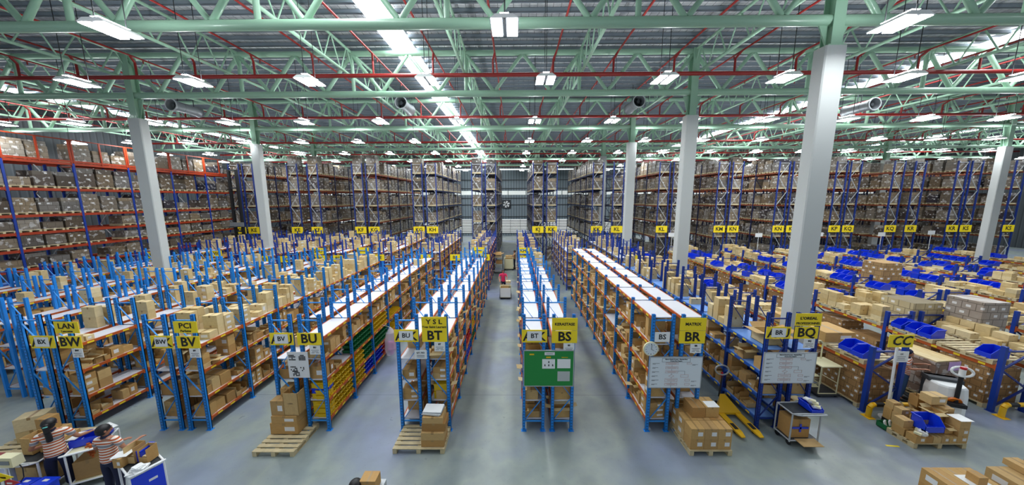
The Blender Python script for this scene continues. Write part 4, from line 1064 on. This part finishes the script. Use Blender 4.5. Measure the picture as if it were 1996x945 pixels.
tag(MB().box((0, 0, .12), (.12, .26, .24)).build('blue_binder', ['blue'], None, (-7.72, 5.68, .862)), 'blue folder upright between the two cartons on the cart', 'folder')
m = MB()
for i in range(7): m.box((R.uniform(-.05, .05), R.uniform(-.04, .04), .015+.015*i), (.26-.02*i, .2-.015*i, .02), 0, rz=R.uniform(-.5, .5))
tag(m.build('plastic_bag', ['white'], None, (-7.5, 5.36, .862)), 'crumpled white plastic bag on the end of the blue panelled cart', 'bag')
t = cart(-9.45, 6.1, .5, 'white curved tube cart holding a blue tote beside the woman with the ponytail', .5, .62, .85, None, 'cream')
box(-9.45, 6.1, .17, .42, .5, .42, 'large brown carton on the lower deck of the curved tube cart', 'c', rz=.5)
t = thing('blue_tote', (-9.52, 6.15, .852), 'blue open tote on the cart beside the woman with the ponytail', 'tote', rz=.5)
MB().b2((-.25, -.18, 0), (.25, .18, .012)).b2((-.25, -.18, 0), (-.238, .18, .16)).b2((.238, -.18, 0), (.25, .18, .16)).b2((-.25, -.18, 0), (.25, -.168, .16)).b2((-.25, .168, 0), (.25, .18, .16)).build('tote_body', ['blue'], t)
tag(MB().box((0, 0, 0), (.36, .26, .012), rz=-.3).build('clipboard', ['white'], None, (-9.4, 6.3, 1.025)), 'white clipboard lying across the blue tote', 'clipboard')
tag(MB().box((0, 0, 0), (.16, .26, .012), rz=.2).build('order_sheet', ['white'], None, (-9.7, 6.05, 1.025)), 'white order sheet in front of the woman with the ponytail', 'paper')
m = MB()
for i in range(40):
    a, rr = R.uniform(0, 6.28), R.uniform(0, .1); m.box((rr*math.cos(a), R.uniform(-.06, .06), .1+rr*math.sin(a)+R.uniform(-.03, .2)), (.05, .03, .03), 0, rz=R.uniform(0, 3))
tag(m.build('orange_packing', [mat('rust_orange_filler', '#b5581c', .7)], None, (-9.3, 5.98, .6)), 'heap of rust orange filler between the two women', 'filler')
t = cart(-10.25, 5.85, .15, 'white tube cart loaded with brown cartons behind the ponytail', .55, .6, .8, None, 'dgrey')
for i, b in enumerate([(-10.4, 5.9, .812, .22, .26, .38, 'cut'), (-10.14, 5.95, .812, .2, .22, .42, 'c'), (-10.25, 5.85, .17, .48, .5, .5, 'c'), (-9.98, 5.55, .17, .0, .0, .0, 'c')][:3]):
    box(*b[:6], ('open brown carton leaning on the cart behind the ponytail', 'tall brown carton on the cart behind the ponytail', 'wide brown carton on the lower deck of the cart behind the ponytail')[i], b[6])
# weighing terminal with flags, blue lids
t = thing('weighing_terminal', (-10.06, 5.36, 0), 'cream weighing terminal on a grey stand with a hanging cable', 'terminal')
MB().tube((0, 0, 0), (0, 0, 1.0), .03, 10).build('stand', ['grey'], t); MB().b2((-.25, -.2, 0), (.25, .2, .05)).build('base', ['dgrey'], t)
MB().box((0, 0, 1.08), (.36, .16, .2), top=.9).build('display_head', ['cream'], t)
MB().b2((-.12, -.085, 1.04), (.12, -.08, 1.12)).build('display', ['grey'], t)
MB().path([(.15, 0, 1.02), (.22, 0, .9), (.2, 0, .7), (.08, 0, .55)], .008, 6).build('cable', ['black'], t)
for i, (x, mm, z) in enumerate(((-9.88, 'yellow', .94), (-9.76, 'yellow', .97), (-9.72, 'rbin', .82))):
    t = thing('triangular_flag', (x, 5.06 + .03*i, 0), ('yellow triangular flag with dark marks beside the terminal', 'second yellow triangular flag overlapping the first', 'red triangular flag with a white label below the yellow ones')[i], 'flag')
    MB().tube((-.1, 0, .4), (-.1, 0, z+.1), .008, 6).build('flag_stick', ['grey'], t)
    MB().add([(-.1, 0, z-.12), (.2, 0, z), (-.1, 0, z+.1), (-.1, .004, z-.12), (.2, .004, z), (-.1, .004, z+.1)], [(0, 1, 2), (5, 4, 3), (0, 3, 4, 1), (1, 4, 5, 2), (2, 5, 3, 0)]).build('cloth', [mm], t)
    MB().b2((-.06, -.004, z-.03), (.04, 0, z)).build('flag_mark', ['ink' if i < 2 else 'white'], t)
for i, (x, y) in enumerate(((-9.5, 5.32), (-9.86, 5.3))):
    t = thing('blue_tote', (x, y, 0), ('large closed blue container at the bottom edge before the ponytail', 'blue container half hidden by the flags')[i], 'tote')
    MB().box((0, 0, .27), (.3, .3, .54)).build('container_body', ['blue'], t); MB().box((0, 0, .56), (.33, .34, .04)).build('lid', ['blue'], t); MB().box((.0, .08, .583), (.1, .05, .006)).build('lid_label', ['label'], t)
t = thing('hand_pallet_truck', (-12.3, 6.35, 0), 'red pallet truck handle reaching in beside the empty pallet', 'pallet truck')
MB().tube((0, 0, .1), (-.05, -.35, 1.1), .02, 8).build('tiller', ['white'], t); MB().path([(-.18, -.38, 1.05), (-.14, -.36, 1.2), (0, -.36, 1.24), (.1, -.36, 1.12)], .022, 8).build('grip', ['red'], t)
MB().b2((-.2, -.15, .04), (.2, .15, .2)).build('truck_body', ['red'], t)
# cart at the BQ rack
t = cart(7.25, 7.22, .02, 'grey tube cart with a brown carton inside, before the navy BQ rack', .72, .44, .88, None, 'dgrey', 'galv')
box(7.2, 7.25, .165, .5, .34, .5, 'brown carton with blue tape standing inside the cart by the BQ rack', 'c')
tag(MB().b2((-.2, 0, 0), (.2, .012, .05)).b2((-.02, 0, -.09), (.02, .011, .13)).build('blue_tape', ['blue'], None, (7.2, 7.055, .42)), 'crossed blue tape on the carton inside the BQ cart', 'tape')
tag(MB().box((0, -.0, 0), (.5, .26, .01), rz=.0).build('carton_flap', ['carton'], None, (7.3, 6.9, .17)), 'loose carton flap hanging out over the lower deck of the BQ cart', 'cardboard')
tag(put(bin_mesh('blue', .36, .3, .17), 'picking_bin', loc=(7.52, 7.2, .885), rz=PI/2), 'small blue bin full of wrappings on the BQ cart', 'bin')
m = MB()
for i in range(9): m.box((R.uniform(-.1, .1), R.uniform(-.12, .12), .04+.02*i), (.13, .1, .03), i % 2, rz=R.uniform(0, 3))
tag(m.build('wrapping_heap', ['white', 'cream'], None, (7.52, 7.2, .91)), 'crumpled white wrappings in the small blue bin on the BQ cart', 'wrappings')
# yellow hand pallet truck
t = thing('hand_pallet_truck', (6.12, 8.02, 0), 'yellow hand pallet truck with parallel forks between the BR pallet and the BQ rack', 'pallet truck')
for sx in (-1, 1):
    m = MB(); x = sx*.235
    m.box((x, -.28, .1), (.16, .85, .05)); m.add([(x-.08, -.7, .075), (x+.08, -.7, .075), (x+.05, -.86, .075), (x-.05, -.86, .075), (x-.08, -.7, .125), (x+.08, -.7, .125), (x+.05, -.86, .1), (x-.05, -.86, .1)], [(3, 2, 1, 0), (4, 5, 6, 7), (0, 1, 5, 4), (1, 2, 6, 5), (2, 3, 7, 6), (3, 0, 4, 7)])
    m.build('fork', ['yjack'], t)
    MB().b2((x-.05, -.62, .126), (x+.05, -.4, .13)).build('fork_pad', ['black'], t)
    MB().tube((x-.04, -.6, .04), (x+.04, -.6, .04), .04, 10).build('fork_roller', ['black'], t)
MB().add([(-.33, .0, .08), (.33, .0, .08), (.1, .42, .1), (-.1, .42, .1), (-.32, .0, .14), (.32, .0, .14), (.07, .36, .48), (-.07, .36, .48)], [(3, 2, 1, 0), (4, 5, 6, 7), (0, 1, 5, 4), (1, 2, 6, 5), (2, 3, 7, 6), (3, 0, 4, 7)]).build('hydraulic_housing', ['yjack'], t)
MB().tube((0, .5, .3), (.06, .52, .95), .022, 8).build('tiller', ['dgrey'], t)
m = MB(); n = 18; pts = [(.06+.2*math.cos(2*PI*i/n), .55+.04*math.sin(2*PI*i/n), 1.12+.13*math.sin(2*PI*i/n)) for i in range(n+1)]
m.path(pts, .022, 8); m.build('loop_grip', ['galv'], t)
MB().tube((.06, .53, .88), (.06, .54, 1.05), .03, 8).build('red_collar', ['rbin'], t)
for s in (-1, 1): MB().tube((s*.07-.025, .45, .09), (s*.07+.025, .45, .09), .09, 14).build('steer_wheel', ['black'], t)
# cream platform steps
t = thing('platform_steps', (9.8, 9.2, 0), 'cream wheeled platform steps with a looped handle beside the carton stacks', 'steps')
m = MB()
for sx in (-1, 1):
    for sy in (-1, 1): m.tube((sx*.28, sy*.25, .1), (sx*.28, sy*.25, 1.0), .016, 8)
    m.tube((sx*.28, -.25, .45), (sx*.28, .25, .45), .014, 6)
m.tube((-.28, -.25, .1), (.28, -.25, .1), .016, 8).tube((-.28, .25, .1), (.28, .25, .1), .016, 8)
m.build('tube_frame', ['cream'], t)
MB().b2((-.32, -.3, 1.0), (.32, .3, 1.03)).build('platform', ['cream'], t)
for i, z in enumerate((.3, .65)): MB().b2((-.46, -.22, z), (-.26, .22, z+.03)).build('step_tread', ['cream'], t)
MB().b2((-.34, -.32, .06), (.34, .32, .1)).build('base_plate', ['dgrey'], t)
MB().path([(-.12, .2, 1.03), (-.12, .2, 1.55), (-.04, .2, 1.64), (.04, .2, 1.64), (.12, .2, 1.55), (.12, .2, 1.03)], .02, 8).build('hand_loop', ['cream'], t)
wheels(t, [(-.25, -.25), (.25, -.25), (-.25, .25), (.25, .25)], .05)
# electric pallet truck and the wrapped load it carries
t = thing('electric_pallet_truck', (12.2, 8.1, 0), 'white and black electric pallet truck with a round tiller head', 'pallet truck', rz=-.4)
m = MB(); n = 9
base = [(-.32, .22), (-.34, 0), (-.3, -.2), (-.16, -.3), (.16, -.3), (.3, -.2), (.34, 0), (.32, .22)]
vs = [(x*s, y*s, z) for z, s in ((.12, 1), (.75, 1), (.98, .93), (1.02, .85)) for x, y in base]; N = 8
m.add(vs, [(k*N+i, k*N+(i+1) % N, (k+1)*N+(i+1) % N, (k+1)*N+i) for k in range(3) for i in range(N)] + [tuple(range(3*N, 4*N)), tuple(range(N-1, -1, -1))])
m.build('motor_cover', ['white'], t)
MB().b2((-.34, .05, .98), (.34, .32, 1.1)).b2((-.32, .22, .2), (.32, .32, 1.1)).build('top_tray', ['dgrey'], t)
MB().tube((-.02, -.31, .62), (-.02, -.27, .64), .15, 18).build('orange_recess', [mat('orange_plastic', '#e2781c', .4)], t)
MB().tube((.0, -.32, .6), (.02, -.3, 1.42), .045, 8).box((0, -.34, .58), (.3, .2, .1)).build('tiller', ['black'], t)
m = MB(); pts = [(.02+.2*math.cos(2*PI*i/18), -.3+.03*math.sin(2*PI*i/18), 1.52+.12*math.sin(2*PI*i/18)) for i in range(19)]
m.path(pts, .028, 8); m.tube((.02, -.3, 1.42), (.02, -.3, 1.6), .06, 10); m.build('tiller_head', ['white'], t)
MB().tube((.02, -.31, 1.6), (.02, -.31, 1.66), .06, 10).build('stop_button', ['rbin'], t)
MB().b2((-.34, -.28, .05), (.34, .28, .14)).build('skirt', ['black'], t)
for s in (-1, 1): MB().b2((s*.2-.08, .3, .08), (s*.2+.08, 1.4, .13)).build('fork', ['dgrey'], t)
wheels(t, [(-.2, -.1), (.2, -.1)], .09)
t = thing('wrapped_pallet', (12.78, 9.15, 0), 'tall film wrapped pallet with flat cartons on top, on the forks of the electric truck', 'pallet load', rz=.1)
put(pallet_mesh(.9, 1.2, 8), 'pallet_base', t, (0, 0, .13))
MB().box((0, 0, .82), (.86, 1.14, 1.1)).build('wrapped_cartons', [load_mat('film_wrapped_grey_load', [(0, srgb('#8d7566')), (1, srgb('#9a8376'))], True)], t)
m = MB()
for i in range(5): m.box((-.33+.16*i, 0, 1.39), (.155, 1.12, .03))
m.build('top_boards', ['carton_pale'], t)
MB().b2((.0, -.585, 1.1), (.4, -.575, 1.36)).build('pink_sheet', [mat('lilac_sheet', '#c9a4d8', .6)], t)
# yellow black guards
for i, (x, y, rz, lb) in enumerate(((10.75, 8.05, 0, 'yellow and black tubular guard around the foot of the CC rack'), (14.5, 8.05, 0, 'yellow and black tubular guard around the foot of the second low rack'))):
    t = thing('rack_guard', (x, y, 0), lb, 'guard', rz=rz)
    for k, (p0, p1) in enumerate(((-.6, -.55), (-.55, -.3), (-.3, -.05), (-.05, .2), (.2, .45), (.45, .6))):
        MB().tube((p0, 0, .38), (p1, 0, .38), .06, 10).build('guard_rail', [('yjack', 'black')[k % 2]], t)
    MB().path([(-.6, 0, .38), (-.67, 0, .3), (-.68, 0, 0)], .06, 10).build('guard_post', ['yjack'], t); MB().path([(.6, 0, .38), (.67, 0, .3), (.68, 0, 0)], .06, 10).build('guard_post', ['yjack'], t)
    for s in (-1, 1): MB().b2((s*.68-.1, -.12, 0), (s*.68+.1, .12, .012)).build('foot_plate', ['yjack'], t)
box(14.9, 7.75, .0, .5, .4, .5, 'tall carton on the floor by the guard of the second low rack', 'c'); box(15.2, 7.45, .0, .5, .5, .45, 'carton at the picture edge by the second low rack', 'c')
# big items on top of the navy BQ rack and the second low rack
box(7.05, 8.1, 2.255, .62, .5, .32, 'large open carton on the pale blue top shelf behind the BR card', 'op', pale=True)
box(10.6, 10.0, 1.52, .95, .9, .32, 'big long brown carton on the CC rack top with a white label', 'cy'); box(10.5, 11.1, 1.52, .95, .8, .3, 'big brown carton behind the long one on the CC rack', 'cy')
for i, (x, y, sx, sy, h, lb) in enumerate(((15.4, 11.6, 1.1, 1.0, .75, 'cream coloured carton block in clear film on the back of the second low rack'), (16.4, 10.6, .9, .9, 1.1, 'grey film wrapped block rising at the picture edge on the second low rack'), (20.1, 16.6, 1.0, 1.0, 1.2, 'tall tan carton tower on the back of the third low rack'))):
    t = thing('wrapped_block', (x, y, 1.53), lb, 'pallet load')
    MB().box((0, 0, h/2), (sx, sy, h)).build('carton_block', [load_mat('film_block_%d' % i, [(0, srgb(('#cfc29a', '#a49c94', '#b08d5c')[i])), (1, srgb(('#d6cba8', '#aaa29a', '#bc9a68')[i]))], False)], t)
# clear bag hanging at the BU rack
m = MB(); rr = [(.02, 1.42), (.16, 1.2), (.22, .95), (.24, .6), (.2, .35), (.1, .28)]
for (r0, z0), (r1, z1) in zip(rr, rr[1:]): m.tube((0, 0, z0), (.02, 0, z1), r0, 12, r1=r1, cap=False)
t = thing('hanging_bag', (-4.72, 11.0, .0), 'clear plastic bag with pink goods hanging on the BU rack side', 'bag'); m.build('clear_film', ['plastic'], t)
m = MB()
for i in range(14): m.box((R.uniform(-.1, .1), R.uniform(-.1, .1), .4+R.uniform(0, .4)), (.12, .1, .08), 0, rz=R.uniform(0, 3))
m.build('pink_goods', ['pink'], t)
MB().tube((0, 0, 1.4), (-.3, 0, 1.5), .006, 5).build('string', ['white'], t)
# carts in the centre aisle
def boxcart(x, y, lb, W, D, Hh, front):
    t = thing('order_cart', (x, y, 0), lb, 'cart')
    MB().b2((-W/2, -D/2, .14), (W/2, -D/2+.02, Hh)).build('front_panel', [front], t)
    MB().b2((-W/2, D/2-.02, .14), (W/2, D/2, Hh)).b2((-W/2, -D/2, .14), (-W/2+.02, D/2, Hh)).b2((W/2-.02, -D/2, .14), (W/2, D/2, Hh)).b2((-W/2, -D/2, .12), (W/2, D/2, .14)).build('tub', ['cream'], t)
    MB().path([(-W/2, -D/2, Hh), (-W/2, -D/2, Hh+.16), (W/2, -D/2, Hh+.16), (W/2, -D/2, Hh)], .018, 6).build('hoop', ['cream'], t)
    MB().b2((-W/2-.03, -D/2-.03, .09), (W/2+.03, D/2+.03, .12)).build('base_frame', ['black'], t)
    wheels(t, [(sx*(W/2-.08), sy*(D/2-.08)) for sx in (-1, 1) for sy in (-1, 1)], .05); return t
boxcart(-.57, 18.8, 'cream box cart pushed by the person in the pink red top', .68, .8, .72, 'white')
box(-.62, 18.9, .36, .5, .5, .5, 'brown carton sitting in the cream box cart in the centre aisle', 'cut', rz=PI/2); box(-.4, 19.0, .87, .3, .24, .16, 'pale small carton on top of the centre aisle cart', 'c', pale=True)
boxcart(-.5, 26.6, 'pale green box cart at the far end of the centre aisle', .8, .7, 1.0, 'cream'); box(-.5, 26.6, .9, .6, .4, .35, 'carton on the far pale green box cart', 'c')
t = thing('shelf_trolley', (-1.35, 25.4, 0), 'grey wire shelf trolley in the centre aisle across from the far box cart', 'trolley')
m = MB()
for sx in (-1, 1):
    for sy in (-1, 1): m.tube((sx*.36, sy*.3, .1), (sx*.36, sy*.3, 1.5), .02, 6)
m.build('trolley_posts', ['dgrey'], t)
for z in (.15, .75, 1.3): MB().b2((-.36, -.3, z), (.36, .3, z+.03)).build('trolley_shelf', ['galv'], t)
box(-1.35, 25.4, 1.335, .5, .4, .3, 'white topped carton on the wire shelf trolley', 'op', pale=True); box(-1.3, 25.4, .785, .5, .4, .3, 'carton on the middle shelf of the wire trolley', 'c')
wheels(t, [(sx*.33, sy*.27) for sx in (-1, 1) for sy in (-1, 1)], .05)
# reach truck by the orange rack wall
t = thing('reach_truck', (-25.9, 28.6, 0), 'dark reach truck with a very tall mast at the end of the orange rack wall', 'reach truck')
for s in (-1, 1): MB().b2((s*.35-.09, -.1, .1), (s*.35+.09, .1, 8.9)).build('mast_rail', ['black'], t)
m = MB()
for z in (.4, 3.2, 5.2, 7.2, 8.8): m.b2((-.35, -.06, z), (.35, .06, z+.12))
m.build('mast_crossbar', ['dgrey'], t); MB().b2((-.6, .1, .2), (.6, 1.0, 1.2)).build('truck_body', ['dgrey'], t)
MB().b2((-.62, -.25, 3.7), (.62, -.15, 4.1)).build('fork_carriage', ['grey'], t)
for s in (-1, 1): MB().b2((s*.3-.06, -1.3, 3.7), (s*.3+.06, -.2, 3.76)).build('fork', ['dgrey'], t)
m = MB()
for s in (-1, 1): m.b2((s*.55-.03, .15, 1.2), (s*.55+.03, .2, 2.2)); m.b2((s*.55-.03, .9, 1.2), (s*.55+.03, .95, 2.2))
m.b2((-.6, .1, 2.2), (.6, 1.0, 2.26)); m.build('overhead_guard', ['dgrey'], t); wheels(t, [(-.4, .3), (.4, .3), (-.4, .9), (.4, .9)], .15)
# yellow floor mark
tag(MB().box((0, 0, .001), (.3, .05, .002), rz=-.1).build('floor_tape', ['sticker'], None, (9.5, 7.0, 0)), 'short worn yellow tape mark on the floor before the mixed pallet', 'tape')
# ---------------------------------------------------------------- people
def skinmesh(name, verts, edges, mats, parent, lv=2):
    me = bpy.data.meshes.new(name); me.from_pydata([v[:3] for v in verts], edges, [])
    for m in mats: me.materials.append(M[m])
    o = bpy.data.objects.new(name, me); C.objects.link(o); o.parent = parent
    sk = o.modifiers.new('skin', 'SKIN'); sk.use_smooth_shade = True; sk.branch_smoothing = .3
    d = me.skin_vertices[0].data
    for i, v in enumerate(verts):
        r = v[3]; d[i].radius = r if isinstance(r, tuple) else (r, r); d[i].use_root = i == 0
    s = o.modifiers.new('sub', 'SUBSURF'); s.levels = lv; s.render_levels = lv
    return o
def ell(b, c, r, mi=0, n=14, k=9, squash=None):
    vs = []; fs = []
    for i in range(k+1):
        t = PI*i/k
        for j in range(n):
            p = 2*PI*j/n; vs.append((c[0]+r[0]*math.sin(t)*math.cos(p), c[1]+r[1]*math.sin(t)*math.sin(p), c[2]+r[2]*math.cos(t)))
    for i in range(k):
        for j in range(n): fs.append((i*n+j, (i+1)*n+j, (i+1)*n+(j+1) % n, i*n+(j+1) % n))
    b.add(vs, fs, mi, True); return b
def person(x, y, rz, lb, la, ra, shirt='stripe', legs='denim', hair='pony', sc_=1.0, step=.0, turn=0, tall=1.0, cap=None, plain=False):
    """la, ra: ((elbow), (wrist)) in body space, facing +y"""
    t = thing('person', (x, y, 0), lb, 'person', rz=rz); t.scale = (sc_, sc_, sc_)
    V, E_ = [], []
    def v(px, py, pz, r, p=None):
        V.append((px, py, pz, r)); i = len(V)-1
        if p is not None: E_.append((p, i))
        return i
    pel = v(0, 0, .90, (.13, .10)); wa = v(0, .0, 1.03, (.115, .09), pel); ch = v(0, .01, 1.2, (.135, .1), wa); up_ = v(0, .0, 1.33, (.10, .075), ch); nk = v(0, .0, 1.40, .048, up_)
    ct, st = math.cos(turn), math.sin(turn)
    hd = v(st*-.0, .015, 1.445, .05, nk); h1 = v(-st*.02, .02*ct+.01, 1.50, (.068, .078), hd); h2 = v(-st*.012, .015*ct+.01, 1.56, (.075, .088), h1); v(0, .01, 1.605, (.055, .065), h2)
    v(-st*.105, ct*.105+.01, 1.515, .012, h1)   # nose
    for s, (el, wr) in ((-1, la), (1, ra)):
        sh = v(s*.165, 0, 1.325, .052, up_); e = v(*el, .04, sh)
        mid = [(a+b)/2 for a, b in zip(el, wr)]; m_ = v(*mid, .035, e); w_ = v(*wr, .025, m_)
        d = (Vector(wr)-Vector(el)).normalized(); side = d.cross(Vector((0, 0, 1))).normalized(); dn = side.cross(d)
        pc = Vector(wr)+d*.045; pa = v(*pc, (.032, .018), w_)
        for k, (o, L) in enumerate(((-.028, .06), (-.01, .07), (.01, .066), (.027, .05))):
            a_ = pc + side*o + d*.035; b_ = a_ + d*L*.55 - dn*.008; c_ = b_ + d*L*.4 - dn*.02
            i1 = v(*a_, .010, pa); i2 = v(*b_, .009, i1); v(*c_, .008, i2)
        th = pc + side*(-s*.035); i1 = v(*th, .011, pa); v(*(th + d*.035 + side*(-s*.012)), .009, i1)
    for s in (-1, 1):
        hp = v(s*.09, 0, .84, .09, pel); kn = v(s*.10, .015+step*s, .47, .055, hp); ca = v(s*.10, -.01+step*s*1.4, .3, .05, kn); an = v(s*.10, -.015+step*s*1.6, .09, .035, ca); v(s*.115, .11+step*s*1.6, .04, .035, an)
    skinmesh('body', V, E_, ['skin'], t)
    # shirt
    V, E_ = [], []
    z_ = v(0, 0, .80, (.15, .125)); a = v(0, 0, .9, (.155, .125), z_); b = v(0, 0, 1.05, (.142, .112), a); c = v(0, .01, 1.2, (.155, .12), b); d = v(0, 0, 1.33, (.118, .09), c); v(0, 0, 1.375, .062, d)
    for s, (el, wr) in ((-1, la), (1, ra)):
        i = v(s*.165, 0, 1.325, .068, d); m_ = [q*.3+w*.7 for q, w in zip((s*.165, 0, 1.325), el)]; v(*m_, .06, i)
    so = skinmesh('shirt', V, E_, [shirt], t)
    V, E_ = [], []
    a = v(0, 0, 1.0, (.13, .10)); b = v(0, 0, .87, (.13, .11), a)
    for s in (-1, 1):
        hp = v(s*.09, 0, .82, .105, b); kn = v(s*.10, .015+step*s, .47, .074, hp); v(s*.10, -.012+step*s*1.5, .1, .062, kn)
    skinmesh('trousers', V, E_, [legs], t)
    MB().tube((0, 0, 1.375), (0, 0, 1.415), .072, 14, r1=.06).build('collar', ['denim' if shirt == 'stripe' else shirt], t)
    for s in (-1, 1):
        yy = step*s*1.6
        ell(MB(), (s*.11, .05+yy, .045), (.05, .13, .045)).build('shoe', ['black'], t)
        ell(MB(), (-st*.085+ct*s*.03, ct*.085+.012+st*s*.03, 1.545), (.012, .012, .009)).build('eye', ['ink'], t)
        ell(MB(), (s*.088*ct+.0, s*.088*st+.01, 1.53), (.012, .02, .032)).build('ear', ['skin'], t)
    MB().box((-st*.098, ct*.098+.008, 1.475), (.04, .008, .008), rz=turn).build('mouth', [mat_lip], t)
    m = MB(); ell(m, (st*.022, -.022*ct+.008, 1.562), (.1, .11, .092))
    ell(m, (st*.04, -.045*ct, 1.515), (.086, .07, .08))
    if hair == 'pony':
        m.path([(0, -.1, 1.56), (.0, -.15, 1.53), (.01, -.16, 1.42), (.015, -.15, 1.3), (.01, -.14, 1.22)], .042, 8); ell(m, (0, -.125, 1.555), (.045, .045, .045))
    m.build('hair', ['hair' if cap is None else cap], t)
    if hair == 'pony': ell(MB(), (0, -.165, 1.545), (.035, .012, .014)).build('hair_clip', ['teal'], t)
    return t
mat_lip = mat('lip', '#8c4a42', .5)
person(-9.75, 5.75, .7, 'woman with a long ponytail in an orange striped polo, seen from behind at the tote', ((-.28, .0, 1.08), (-.2, .22, 1.0)), ((.3, .02, 1.08), (.42, .2, 1.02)), sc_=1.02)
person(-8.42, 5.62, .1, 'short haired woman in an orange striped polo writing on white papers', ((-.28, .04, 1.08), (-.05, .28, 1.06)), ((.29, .02, 1.08), (.3, .26, 1.08)), hair='bob', turn=-.7, sc_=1.0)
person(-2.62, 4.38, PI, 'person whose dark hair just peeks over the bottom edge beside a carton', ((-.26, .05, 1.08), (-.2, .25, 1.0)), ((.26, .05, 1.08), (.2, .25, 1.0)), hair='bob')
box(-2.42, 4.5, 1.42, .26, .2, .2, 'brown carton just showing at the bottom edge beside the dark hair', 'c')
t = thing('order_cart', (-2.42, 4.5, 0), 'tall trolley hidden below the bottom edge carrying the carton', 'cart')
MB().b2((-.2, -.15, 1.39), (.2, .15, 1.415)).b2((-.2, -.15, .08), (-.17, .15, 1.39)).b2((.17, -.15, .08), (.2, .15, 1.39)).b2((-.2, -.15, .06), (.2, .15, .09)).build('trolley_frame', ['galv'], t)
wheels(t, [(-.17, -.12), (.17, -.12), (-.17, .12), (.17, .12)], .03)
person(11.95, 8.85, -2.6, 'person in a dark cap and red striped top standing behind the wrapped pallet', ((-.26, .1, 1.12), (-.16, .3, 1.25)), ((.26, .1, 1.12), (.2, .32, 1.2)), legs='jeans', hair='bob', cap='denim')
person(-.75, 19.55, PI, 'person in a pink red top pushing the cream box cart along the centre aisle', ((-.27, .1, 1.12), (-.22, .33, 1.0)), ((.27, .1, 1.12), (.22, .33, 1.0)), shirt='pinkshirt', hair='bob', step=.06)
person(.0, 27.0, PI/2, 'person in tan clothes bending at the far box cart in the centre aisle', ((-.26, .15, 1.1), (-.2, .38, 1.05)), ((.26, .15, 1.1), (.2, .38, 1.05)), shirt='brownshirt', hair='bob')
